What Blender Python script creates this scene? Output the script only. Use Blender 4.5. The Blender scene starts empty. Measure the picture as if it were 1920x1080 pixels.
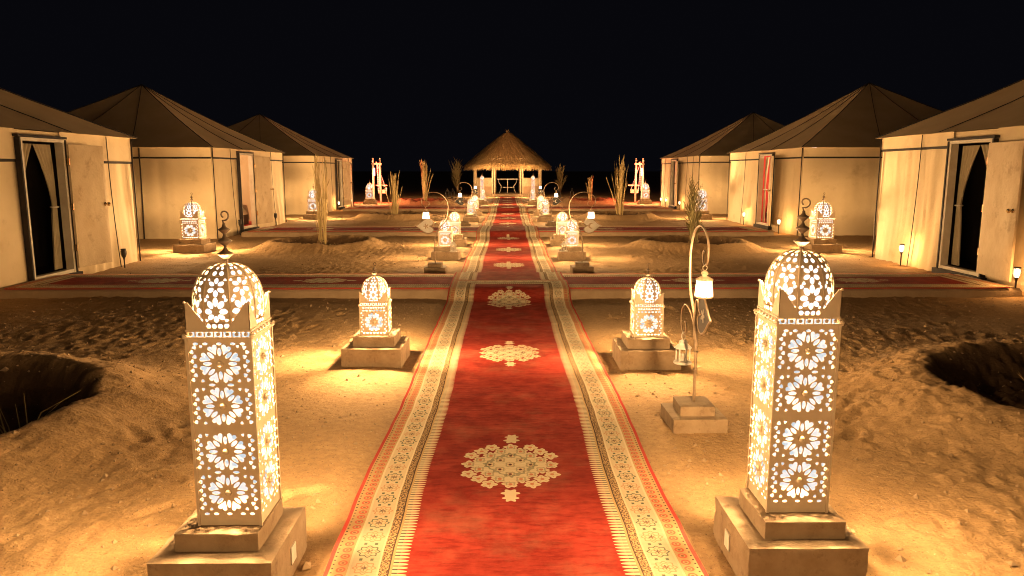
import bpy, bmesh, math, random
import numpy as np
from mathutils import Vector, Matrix, noise
from mathutils.geometry import tessellate_polygon

# ------------------------------------------------------------------ camera, world, moon, exposure
scene = bpy.context.scene
COL = scene.collection
R = math.radians
PI = math.pi

cam_data = bpy.data.cameras.new("camera")
cam_data.sensor_width = 36.0
cam_data.lens = 25.7
cam_data.clip_start = 0.05
cam_data.clip_end = 3000.0
cam = bpy.data.objects.new("camera", cam_data)
COL.objects.link(cam)
cam.location = (-0.026, 0.0, 1.57)
cam.rotation_euler = (R(90 - 9.12), 0.0, R(-0.376))
scene.camera = cam

world = bpy.data.worlds.new("World")
scene.world = world
world.use_nodes = True
bg = world.node_tree.nodes["Background"]
bg.inputs[0].default_value = (0.0018, 0.0018, 0.0028, 1)     # moonless night sky
bg.inputs[1].default_value = 1.0

# no moon and no sun: all light comes from the lamps of the camp
world.cycles.sampling_method = 'NONE'

vs = scene.view_settings
vs.view_transform = 'Standard'
vs.look = 'None'
vs.exposure = 0.3
vs.gamma = 1.0
vs.use_curve_mapping = False
scene.render.engine = 'CYCLES'
cy = scene.cycles
cy.use_denoising = True
cy.use_light_tree = True
cy.filter_width = 1.05
cy.max_bounces = 6
cy.diffuse_bounces = 2
cy.glossy_bounces = 2
cy.transmission_bounces = 4
cy.transparent_max_bounces = 12
cy.sample_clamp_indirect = 2.0
cy.sample_clamp_direct = 12.0
cy.caustics_reflective = False
cy.caustics_refractive = False

WARM = (1.0, 0.595, 0.25)      # colour of the lantern bulbs
P_LANTERN = 0.92               # master dimmers
rnd = random.Random(7)

# ------------------------------------------------------------------ helpers: materials
class E:
    """a node socket with arithmetic, to write procedural patterns as formulas"""
    def __init__(s, nt, v): s.nt, s.v = nt, v
    def _m(s, op, *a):
        n = s.nt.nodes.new('ShaderNodeMath'); n.operation = op
        for i, x in enumerate(a):
            if isinstance(x, E): s.nt.links.new(x.v, n.inputs[i])
            else: n.inputs[i].default_value = x
        return E(s.nt, n.outputs[0])
    def __add__(s, o): return s._m('ADD', s, o)
    __radd__ = __add__
    def __sub__(s, o): return s._m('SUBTRACT', s, o)
    def __rsub__(s, o): return s._m('SUBTRACT', o, s)
    def __mul__(s, o): return s._m('MULTIPLY', s, o)
    __rmul__ = __mul__
    def __truediv__(s, o): return s._m('DIVIDE', s, o)
    def __lt__(s, o): return s._m('LESS_THAN', s, o)
    def __gt__(s, o): return s._m('GREATER_THAN', s, o)
    def abs(s): return s._m('ABSOLUTE', s)
    def floor(s): return s._m('FLOOR', s)
    def fract(s): return s._m('FRACT', s)
    def cos(s): return s._m('COSINE', s)
    def sin(s): return s._m('SINE', s)
    def sqrt(s): return s._m('SQRT', s)
    def atan2(s, o): return s._m('ARCTAN2', s, o)
    def min(s, o): return s._m('MINIMUM', s, o)
    def max(s, o): return s._m('MAXIMUM', s, o)

def mixcol(nt, fac, a, b):
    n = nt.nodes.new('ShaderNodeMix'); n.data_type = 'RGBA'
    for sock, x in ((n.inputs[0], fac), (n.inputs[6], a), (n.inputs[7], b)):
        if isinstance(x, E): nt.links.new(x.v, sock)
        elif hasattr(x, 'is_linked'): nt.links.new(x, sock)
        elif isinstance(x, (int, float)): sock.default_value = x
        else: sock.default_value = (*x, 1)
    return n.outputs[2]

def noise_tex(nt, scale, detail=4, rough=0.55, vec=None):
    n = nt.nodes.new('ShaderNodeTexNoise')
    n.inputs['Scale'].default_value = scale
    n.inputs['Detail'].default_value = detail
    n.inputs['Roughness'].default_value = rough
    if vec is not None: nt.links.new(vec, n.inputs['Vector'])
    return n.outputs['Fac']

def ramp(nt, sock, p0, p1, c0=(0, 0, 0), c1=(1, 1, 1)):
    n = nt.nodes.new('ShaderNodeValToRGB')
    n.color_ramp.elements[0].position = p0; n.color_ramp.elements[0].color = (*c0, 1)
    n.color_ramp.elements[1].position = p1; n.color_ramp.elements[1].color = (*c1, 1)
    nt.links.new(sock, n.inputs[0])
    return n.outputs[0]

def bump(nt, sock, strength, dist, prev=None):
    n = nt.nodes.new('ShaderNodeBump')
    n.inputs['Strength'].default_value = strength
    n.inputs['Distance'].default_value = dist
    nt.links.new(sock, n.inputs['Height'])
    if prev is not None: nt.links.new(prev, n.inputs['Normal'])
    return n.outputs[0]

def new_mat(name):
    m = bpy.data.materials.new(name); m.use_nodes = True
    return m, m.node_tree, m.node_tree.nodes['Principled BSDF']

def mat(name, c0, c1=None, scale=6.0, rough=0.7, metal=0.0, bumps=(), stain=None, spec=0.4, coord='Object'):
    """two-tone noise colour, optional stains, layered bumps [(scale, strength, dist)]"""
    m, nt, b = new_mat(name)
    tc = nt.nodes.new('ShaderNodeTexCoord').outputs[coord]
    b.inputs['Roughness'].default_value = rough
    b.inputs['Metallic'].default_value = metal
    b.inputs['Specular IOR Level'].default_value = spec
    c = c0
    if c1 is not None:
        c = mixcol(nt, ramp(nt, noise_tex(nt, scale, 6, 0.6, tc), 0.3, 0.7), c0, c1)
    if stain is not None:
        sc, col, lo = stain
        c = mixcol(nt, ramp(nt, noise_tex(nt, sc, 5, 0.65, tc), lo, lo + 0.2), c, col)
    if isinstance(c, tuple): b.inputs['Base Color'].default_value = (*c, 1)
    else: nt.links.new(c, b.inputs['Base Color'])
    prev = None
    for sc, st, d in bumps:
        prev = bump(nt, noise_tex(nt, sc, 5, 0.6, tc), st, d, prev)
    if prev is not None: nt.links.new(prev, b.inputs['Normal'])
    return m

def glow_mat(name, col, strength, clear=0.0):
    """lit frosted glass: glows, and lets a share of the light behind it pass"""
    m = bpy.data.materials.new(name); m.use_nodes = True
    nt = m.node_tree; nt.nodes.clear(); m.cycles.emission_sampling = 'NONE'   # its own bulb carries the light
    out = nt.nodes.new('ShaderNodeOutputMaterial')
    em = nt.nodes.new('ShaderNodeEmission')
    em.inputs[0].default_value = (*col, 1); em.inputs[1].default_value = strength
    if clear > 0:
        tr = nt.nodes.new('ShaderNodeBsdfTransparent')
        mx = nt.nodes.new('ShaderNodeMixShader'); mx.inputs[0].default_value = clear
        nt.links.new(em.outputs[0], mx.inputs[1]); nt.links.new(tr.outputs[0], mx.inputs[2])
        nt.links.new(mx.outputs[0], out.inputs[0])
    else:
        nt.links.new(em.outputs[0], out.inputs[0])
    return m

M = {}
M['canvas'] = mat('canvas', (0.72, 0.575, 0.37), (0.63, 0.485, 0.29), 1.3, 0.85, bumps=((55, 0.15, 0.004), (7, 0.25, 0.02)), stain=(2.3, (0.52, 0.385, 0.22), 0.58))
M['roof_canvas'] = mat('roof_canvas', (0.58, 0.43, 0.255), (0.49, 0.35, 0.20), 1.6, 0.9, bumps=((40, 0.2, 0.005), (3, 0.3, 0.03)))
M['door_cloth'] = mat('door_cloth', (0.62, 0.49, 0.32), (0.48, 0.345, 0.205), 2.2, 0.8, bumps=((9, 0.5, 0.02), (60, 0.2, 0.003)), stain=(4, (0.30, 0.20, 0.11), 0.56))
M['curtain'] = mat('curtain', (0.50, 0.42, 0.28), (0.42, 0.34, 0.22), 5, 0.9)
M['piping'] = mat('piping', (0.012, 0.010, 0.010), (0.03, 0.02, 0.016), 9, 0.8)
M['door_frame'] = mat('door_frame', (0.62, 0.56, 0.46), (0.5, 0.42, 0.31), 5, 0.5, bumps=((30, 0.2, 0.002),))
M['white_metal'] = mat('white_metal', (0.78, 0.64, 0.46), (0.68, 0.52, 0.35), 11, 0.45, stain=(19, (0.36, 0.22, 0.11), 0.66), bumps=((60, 0.15, 0.001),))
M['finial_metal'] = mat('finial_metal', (0.30, 0.22, 0.15), (0.16, 0.11, 0.075), 14, 0.5, metal=0.5)
M['iron'] = mat('iron', (0.46, 0.34, 0.22), (0.28, 0.19, 0.12), 25, 0.4, metal=0.35)
M['brass'] = mat('brass', (0.75, 0.55, 0.3), (0.6, 0.42, 0.2), 20, 0.25, metal=0.9)
M['black_metal'] = mat('black_metal', (0.02, 0.017, 0.015), (0.04, 0.03, 0.025), 12, 0.45)
M['concrete'] = mat('concrete', (0.38, 0.28, 0.18), (0.255, 0.175, 0.10), 9, 0.9, bumps=((60, 0.45, 0.005), (11, 0.5, 0.014)), stain=(13, (0.15, 0.09, 0.048), 0.56))
M['path'] = mat('path', (0.36, 0.26, 0.165), (0.27, 0.185, 0.11), 5, 0.95, bumps=((50, 0.5, 0.006), (8, 0.5, 0.02)))
M['thatch'] = mat('thatch', (0.62, 0.42, 0.19), (0.30, 0.175, 0.07), 11, 0.85)
M['post_wood'] = mat('post_wood', (0.62, 0.50, 0.34), (0.48, 0.35, 0.21), 8, 0.7)
M['plaster'] = mat('plaster', (0.42, 0.28, 0.18), (0.33, 0.21, 0.13), 4, 0.9, bumps=((30, 0.3, 0.004),))
M['swing_paint'] = mat('swing_paint', (0.70, 0.55, 0.42), (0.6, 0.45, 0.33), 8, 0.55)
M['frond'] = mat('frond', (0.46, 0.34, 0.15), (0.30, 0.215, 0.085), 5, 0.75)
M['frond_green'] = mat('frond_green', (0.16, 0.14, 0.045), (0.26, 0.2, 0.075), 6, 0.7)
M['palm_trunk'] = mat('palm_trunk', (0.25, 0.16, 0.08), (0.14, 0.085, 0.04), 12, 0.9, bumps=((30, 0.6, 0.01),))
M['grass'] = mat('grass', (0.22, 0.17, 0.06), (0.34, 0.24, 0.1), 6, 0.8)
M['clod'] = mat('clod', (0.40, 0.28, 0.165), (0.26, 0.17, 0.09), 4, 0.95, bumps=((90, 0.4, 0.003),))
M['linen'] = mat('linen', (0.72, 0.66, 0.58), (0.62, 0.55, 0.46), 6, 0.9, bumps=((9, 0.5, 0.03),))
M['blanket'] = mat('blanket', (0.50, 0.05, 0.06), (0.36, 0.03, 0.04), 6, 0.9, bumps=((12, 0.5, 0.03),))
M['shade_floor'] = mat('shade_floor', (0.05, 0.02, 0.018), (0.03, 0.012, 0.012), 6, 0.95)
M['shade_sheet'] = mat('shade_sheet', (0.025, 0.018, 0.014), (0.035, 0.025, 0.018), 3, 0.95)
M['red_cloth'] = mat('red_cloth', (0.55, 0.07, 0.06), (0.42, 0.04, 0.04), 4, 0.9)
M['glass_frost'] = glow_mat('glass_frost', (0.72, 0.83, 0.90), 0.70, 0.11)
M['dome_frost'] = glow_mat('dome_frost', (0.76, 0.86, 0.92), 1.4, 0.12)
M['bulb_glass'] = glow_mat('bulb_glass', (1.0, 0.93, 0.78), 6.0, 0.06)
M['flame_glass'] = glow_mat('flame_glass', (1.0, 0.80, 0.5), 4.0, 0.06)
M['red_tube'] = glow_mat('red_tube', (1.0, 0.35, 0.28), 5.0, 0.06)
M['red_bead'] = glow_mat('red_bead', (1.0, 0.36, 0.24), 2.6)
M['enamel'] = mat('enamel', (0.82, 0.78, 0.70), (0.74, 0.68, 0.58), 9, 0.4)
M['plate'] = mat('plate', (0.72, 0.68, 0.60), (0.6, 0.54, 0.45), 10, 0.35)

# ------------------------------------------------------------------ helpers: meshes and objects
class MB:
    def __init__(s): s.v, s.f = [], []
    def add(s, vs_, fs_):
        o = len(s.v); s.v += [tuple(p) for p in vs_]; s.f += [tuple(i + o for i in q) for q in fs_]
        return s
    def box(s, x0, x1, y0, y1, z0, z1):
        return s.add([(x0, y0, z0), (x1, y0, z0), (x1, y1, z0), (x0, y1, z0), (x0, y0, z1), (x1, y0, z1), (x1, y1, z1), (x0, y1, z1)],
                     [(0, 3, 2, 1), (4, 5, 6, 7), (0, 1, 5, 4), (1, 2, 6, 5), (2, 3, 7, 6), (3, 0, 4, 7)])
    def bar(s, a, b, w, h=None, up=(0, 0, 1)):
        a, b = Vector(a), Vector(b); h = h or w
        d = (b - a).normalized(); u = Vector(up)
        if abs(d.dot(u)) > 0.98: u = Vector((1, 0, 0))
        x = d.cross(u).normalized() * (w / 2); y = x.cross(d).normalized() * (h / 2)
        return s.add([a - x - y, a + x - y, a + x + y, a - x + y, b - x - y, b + x - y, b + x + y, b - x + y],
                     [(0, 3, 2, 1), (4, 5, 6, 7), (0, 1, 5, 4), (1, 2, 6, 5), (2, 3, 7, 6), (3, 0, 4, 7)])
    def tube(s, pts, r, n=6, closed=False):
        pts = [Vector(p) for p in pts]; k = len(pts); rs = r if isinstance(r, (list, tuple)) else [r] * k
        vs_, fs_ = [], []; ref = None
        for i, p in enumerate(pts):
            if closed: d = pts[(i + 1) % k] - pts[i - 1]
            else: d = pts[min(i + 1, k - 1)] - pts[max(i - 1, 0)]
            d.normalize()
            if ref is None: ref = Vector((0, 0, 1)) if abs(d.z) < 0.9 else Vector((1, 0, 0))
            x = d.cross(ref)
            if x.length < 1e-4: x = d.orthogonal()
            x.normalize(); y = x.cross(d); ref = y
            for j in range(n):
                a = 2 * PI * j / n
                vs_.append(p + (x * math.cos(a) + y * math.sin(a)) * rs[i])
        for i in range(k if closed else k - 1):
            for j in range(n):
                i2 = (i + 1) % k
                fs_.append((i * n + j, i * n + (j + 1) % n, i2 * n + (j + 1) % n, i2 * n + j))
        if not closed:
            fs_.append(tuple(range(n))[::-1]); fs_.append(tuple((k - 1) * n + j for j in range(n)))
        return s.add(vs_, fs_)
    def lathe(s, prof, n=12, c=(0, 0, 0), rot=0.0):
        vs_, fs_ = [], []
        for r, z in prof:
            for j in range(n):
                a = 2 * PI * j / n + rot
                vs_.append((c[0] + r * math.cos(a), c[1] + r * math.sin(a), c[2] + z))
        for i in range(len(prof) - 1):
            for j in range(n):
                fs_.append((i * n + j, i * n + (j + 1) % n, (i + 1) * n + (j + 1) % n, (i + 1) * n + j))
        if prof[0][0] > 1e-5: fs_.append(tuple(range(n))[::-1])
        if prof[-1][0] > 1e-5: fs_.append(tuple((len(prof) - 1) * n + j for j in range(n)))
        return s.add(vs_, fs_)
    def ball(s, c, r, n=8, sz=1.0):
        return s.lathe([(r * math.sin(PI * i / (n // 2 + 1)) + 1e-6, -r * sz * math.cos(PI * i / (n // 2 + 1))) for i in range(n // 2 + 2)], n, c)
    def grid(s, fn, nu, nv):
        vs_ = [fn(i / nu, j / nv) for j in range(nv + 1) for i in range(nu + 1)]
        fs_ = [(j * (nu + 1) + i, j * (nu + 1) + i + 1, (j + 1) * (nu + 1) + i + 1, (j + 1) * (nu + 1) + i) for j in range(nv) for i in range(nu)]
        return s.add(vs_, fs_)
    def mesh(s, name, smooth=False):
        me = bpy.data.meshes.new(name); me.from_pydata(s.v, [], s.f); me.update()
        if smooth: me.polygons.foreach_set('use_smooth', [True] * len(me.polygons))
        return me

def link(name, data, parent=None, m=None, loc=None, rz=None):
    o = bpy.data.objects.new(name, data); COL.objects.link(o)
    if m is not None and not data.materials: data.materials.append(M[m] if isinstance(m, str) else m)
    if parent is not None: o.parent = parent
    if loc is not None: o.location = loc
    if rz is not None: o.rotation_euler = (0, 0, rz)
    return o
def part(mb, name, m, parent, smooth=False, loc=None, rz=None):
    return link(name, mb.mesh(name, smooth) if isinstance(mb, MB) else mb, parent, m, loc, rz)
def tag(o, label, cat, group=None):
    o['label'] = label; o['category'] = cat
    if group: o['group'] = group
    return o
def thing(name, label, cat, loc=(0, 0, 0), rz=0.0, group=None):
    o = bpy.data.objects.new(name, None); COL.objects.link(o); o.empty_display_size = 0.1
    o.location = loc; o.rotation_euler = (0, 0, rz)
    return tag(o, label, cat, group)
def structure(o): o['kind'] = 'structure'; return o
def lamp(parent, loc, power, r=0.03, col=WARM, name='bulb_light'):
    l = bpy.data.lights.new(name, 'POINT'); l.energy = power; l.shadow_soft_size = r; l.color = col
    o = bpy.data.objects.new(name, l); COL.objects.link(o); o.parent = parent; o.location = loc
    return o
def copy_tree(o, parent=None):
    c = o.copy(); COL.objects.link(c); c.parent = parent
    for ch in list(o.children): copy_tree(ch, c)
    return c

def fbm(x, y, seed=0, octaves=5, lac=2.03, gain=0.5):
    """value noise on numpy arrays, about -1..1"""
    tot = np.zeros_like(x); amp = 1.0; norm = 0.0
    for o in range(octaves):
        xi = np.floor(x).astype(np.int64); yi = np.floor(y).astype(np.int64)
        fx = x - xi; fy = y - yi; fx = fx * fx * (3 - 2 * fx); fy = fy * fy * (3 - 2 * fy)
        def h(a, b):
            n = (a * 374761393 + b * 668265263 + (seed + o * 17) * 974711) & 0x7fffffff
            n = ((n ^ (n >> 13)) * 1274126177) & 0x7fffffff
            n = (n ^ (n >> 16)) & 0xffff
            return n / 32767.5 - 1.0
        v = (h(xi, yi) * (1 - fx) + h(xi + 1, yi) * fx) * (1 - fy) + (h(xi, yi + 1) * (1 - fx) + h(xi + 1, yi + 1) * fx) * fy
        tot += v * amp; norm += amp; amp *= gain; x = x * lac + 13.7; y = y * lac + 5.3
    return tot / norm

# ------------------------------------------------------------------ ground
BASINS = [  # x, y, rim radius, rim height, pit depth
    (-3.72, 4.22, 1.10, 0.20, 0.36), (3.98, 4.65, 1.12, 0.19, 0.10),
    (-3.82, 15.0, 0.95, 0.17, 0.14), (3.83, 15.05, 0.95, 0.17, 0.14),
    (-3.8, 24.7, 1.0, 0.17, 0.14), (3.76, 24.6, 1.0, 0.17, 0.14),
    (-4.05, 36.0, 1.1, 0.22, 0.12), (4.15, 37.0, 1.1, 0.22, 0.12)]
CROSS = [(8.99, 10.32), (17.62, 19.25), (28.6, 30.3)]
PATH_Z = 0.108

def sstep(a, b, x):
    t = np.clip((x - a) / (b - a), 0, 1); return t * t * (3 - 2 * t)

def ground_z(x, y):
    z = 0.020 * fbm(x * 0.9, y * 0.9, 3, 3)
    rough = sstep(-0.25, 0.35, fbm(x * 0.8 + 9, y * 0.8, 21, 3))
    side = sstep(1.3, 2.2, np.abs(x))
    z = z + (0.008 + 0.024 * rough * side) * np.abs(fbm(x * 8.5, y * 8.5, 5, 4, gain=0.6)) * 1.3
    z = z + (0.004 + 0.013 * rough * side + 0.004 * side) * fbm(x * 24, y * 24, 8, 3)
    soil_shade = np.zeros_like(x)
    for bx, by, br, bh, bd in BASINS:
        a = np.arctan2(y - by, x - bx)
        d = np.hypot(x - bx, y - by) * (1 + 0.12 * fbm(np.cos(a) * 1.7 + bx, np.sin(a) * 1.7 + by, 11, 3)) + 0.02 * fbm(x * 7, y * 7, 33, 3)
        w = np.where(d > br, 0.42 if by < 6 else 0.30, 0.15)
        z = z + bh * np.exp(-((d - br) / w) ** 2) * (1 + 0.22 * fbm(x * 3.2, y * 3.2, 14, 4))
        ins = 1 - sstep(br - 0.50, br - 0.0, d)
        z = z - bd * ins + np.minimum(1, ins * 2.5) * (0.10 * np.abs(fbm(x * 7, y * 7, 55, 4, gain=0.6)) + 0.03 * np.abs(fbm(x * 22, y * 22, 57, 2)))
        soil_shade = np.maximum(soil_shade, 1 - sstep(br - 0.10, br + 0.04, d + 0.07 * fbm(x * 12, y * 12, 61, 3)))
    near = np.abs(x) < 0.95                                   # trodden flat under and beside the runner
    k = sstep(0.74, 1.05, np.abs(x))
    z = np.where(near, np.minimum(z * k, z) - 0.012 * (1 - k), z)
    for a, b in CROSS:                                        # dug away under the slabs
        ins = (np.abs(x) < 6.5) & (y > a + 0.12) & (y < b - 0.1)
        z = np.where(ins, -0.05, z)
    fade = 1 - sstep(45, 70, np.hypot(x, y))
    return z * fade, soil_shade

def axis(segs):
    out = [segs[0][0]]
    for a, b, st in segs:
        n = max(1, int(round((b - a) / st)))
        out += [a + (b - a) * (i + 1) / n for i in range(n)]
    return np.array(out)
gx = np.concatenate([-np.geomspace(1500, 14.5, 14), axis([(-14, -5.2, 0.11), (-5.2, 5.2, 0.0235), (5.2, 14, 0.11)]), np.geomspace(14.5, 1500, 14)])
gy = np.concatenate([-np.geomspace(1500, 6.5, 14), axis([(-6, 1.6, 0.2), (1.6, 5.5, 0.0235), (5.5, 8.5, 0.034), (8.5, 13, 0.05), (13, 20, 0.075), (20, 34, 0.13), (34, 60, 0.35)]), np.geomspace(62, 1500, 16)])
GX, GY = np.meshgrid(gx, gy)
GZ, GS = ground_z(GX, GY)
fr = random.Random(31)                                       # footprints of the people who walk here
def footprint(x, y, ang, dep):
    i0, i1 = np.searchsorted(gx, [x - 0.25, x + 0.25]); j0, j1 = np.searchsorted(gy, [y - 0.25, y + 0.25])
    if i1 - i0 < 4 or j1 - j0 < 4: return
    X_ = GX[j0:j1, i0:i1] - x; Y_ = GY[j0:j1, i0:i1] - y
    a_ = X_ * math.cos(ang) + Y_ * math.sin(ang); b_ = -X_ * math.sin(ang) + Y_ * math.cos(ang)
    w_ = 0.045 + 0.012 * np.clip(a_ / 0.13, -1, 1)
    d_ = np.sqrt((a_ / 0.135) ** 2 + (b_ / w_) ** 2)
    GZ[j0:j1, i0:i1] += -dep * (1 - sstep(0.75, 1.1, d_)) + dep * 0.55 * np.exp(-((d_ - 1.25) / 0.22) ** 2)
for k in range(46):
    x, y, h_ = fr.choice((-1, 1)) * fr.uniform(1.5, 4.8), fr.uniform(2.0, 13.0), fr.uniform(0, 6.28)
    for st in range(fr.randrange(3, 9)):
        if abs(x) > 1.05 and not any(p < y + 0.2 and y - 0.2 < q for p, q in CROSS) and not any(math.hypot(x - bb[0], y - bb[1]) < bb[2] + 0.2 for bb in BASINS):
            footprint(x - math.sin(h_) * 0.07 * (-1) ** st, y + math.cos(h_) * 0.07 * (-1) ** st, h_ + fr.uniform(-.2, .2), fr.uniform(.008, .018))
        x += math.cos(h_) * 0.62; y += math.sin(h_) * 0.62; h_ += fr.uniform(-.25, .25)
me = bpy.data.meshes.new('ground')
nx, ny = len(gx), len(gy)
co = np.stack([GX, GY, GZ], -1).reshape(-1, 3).astype(np.float32)
idx = np.arange(nx * ny).reshape(ny, nx)
quads = np.stack([idx[:-1, :-1], idx[:-1, 1:], idx[1:, 1:], idx[1:, :-1]], -1).reshape(-1, 4).astype(np.int32)
me.vertices.add(len(co)); me.vertices.foreach_set('co', co.ravel())
me.loops.add(quads.size); me.loops.foreach_set('vertex_index', quads.ravel())
me.polygons.add(len(quads)); me.polygons.foreach_set('loop_start', np.arange(0, quads.size, 4, dtype=np.int32))
me.update(calc_edges=True)
me.polygons.foreach_set('use_smooth', np.ones(len(quads), dtype=bool))
at = me.attributes.new('soil_shade', 'FLOAT', 'POINT'); at.data.foreach_set('value', GS.ravel().astype(np.float32))
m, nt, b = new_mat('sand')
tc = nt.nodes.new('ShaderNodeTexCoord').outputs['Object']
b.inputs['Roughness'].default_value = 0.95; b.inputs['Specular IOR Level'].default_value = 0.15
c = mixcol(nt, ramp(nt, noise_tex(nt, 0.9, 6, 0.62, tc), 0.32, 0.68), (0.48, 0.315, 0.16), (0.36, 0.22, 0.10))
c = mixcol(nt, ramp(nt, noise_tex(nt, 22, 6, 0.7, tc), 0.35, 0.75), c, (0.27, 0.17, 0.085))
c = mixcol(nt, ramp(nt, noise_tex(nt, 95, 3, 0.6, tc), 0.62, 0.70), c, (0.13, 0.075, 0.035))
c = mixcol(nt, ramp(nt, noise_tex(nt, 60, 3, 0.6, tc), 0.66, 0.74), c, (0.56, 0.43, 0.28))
sa = nt.nodes.new('ShaderNodeAttribute'); sa.attribute_name = 'soil_shade'
c = mixcol(nt, sa.outputs['Fac'], c, (0.085, 0.05, 0.026))  # damp pit soil, darkened further to paint in the shade of the pits
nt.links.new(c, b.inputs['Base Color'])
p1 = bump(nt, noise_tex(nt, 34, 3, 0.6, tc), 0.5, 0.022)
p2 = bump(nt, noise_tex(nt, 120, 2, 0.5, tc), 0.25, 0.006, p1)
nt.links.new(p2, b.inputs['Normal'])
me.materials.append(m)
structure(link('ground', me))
_gi = lambda x, y: ground_z(np.array([float(x)]), np.array([float(y)]))[0][0]

# clods and pebbles lying on the sand
mb = MB()
for i in range(20000):
    if i < 14500:
        x = rnd.uniform(-6, 6); y = 1.8 + 8.0 * rnd.random() ** 1.2
    else:
        x = rnd.uniform(-6.3, 6.3); y = rnd.uniform(8, 27)
    if abs(x) < 0.82 or any(a - 0.1 < y < b_ + 0.1 for a, b_ in CROSS): continue
    dens = noise.noise(Vector((x * 0.8, y * 0.8, 4.0)))
    if dens < rnd.uniform(-0.45, 0.35): continue
    r = 0.0035 + 0.015 * rnd.random() ** 4 + (0.012 if rnd.random() < 0.03 else 0)
    mb.v_n = 0
    pts = [(1, 0, 0), (-1, 0, 0), (0, 1, 0), (0, -1, 0), (0, 0, 1), (0, 0, -1)]
    a = rnd.uniform(0, 6.28); ca, sa_ = math.cos(a), math.sin(a)
    z0 = _gi(x, y) if i < 0 else None
    q = []
    for p in pts:
        k = r * rnd.uniform(0.6, 1.35)
        q.append((x + (p[0] * ca - p[1] * sa_) * k, y + (p[0] * sa_ + p[1] * ca) * k, p[2] * k * 0.75))
    mb.add(q, [(0, 2, 4), (2, 1, 4), (1, 3, 4), (3, 0, 4), (2, 0, 5), (1, 2, 5), (3, 1, 5), (0, 3, 5)])
va = np.array(mb.v); cen = va.reshape(-1, 6, 3).mean(1)
va[:, 2] += np.repeat(ground_z(cen[:, 0], cen[:, 1])[0] + 0.002, 6)
mb.v = [tuple(p) for p in va]
o = part(mb, 'pebbles', 'clod', None)
o['kind'] = 'stuff'; o['label'] = 'loose clods and pebbles scattered over the sand'; o['category'] = 'pebbles'

# cross slabs of trodden cement
for i, (a, b_) in enumerate(CROSS):
    mb = MB()
    def prof(u, v, a=a, b_=b_):
        x = -6.42 + 12.84 * u
        ys = [a - 0.03, a + 0.0, a + 0.035, b_ - 0.03, b_, b_ + 0.04]
        zs = [-0.06, PATH_Z - 0.03, PATH_Z, PATH_Z, PATH_Z - 0.03, -0.06]
        k = int(round(v * 5))
        n = noise.noise(Vector((x * 1.7, k * 3.1, i * 5.0)))
        return (x, ys[k] + 0.022 * n, zs[k] + (0.006 * n if k in (1, 4) else 0))
    mb.grid(prof, 120, 5)
    structure(part(mb, 'path', 'path', None, True))

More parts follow.
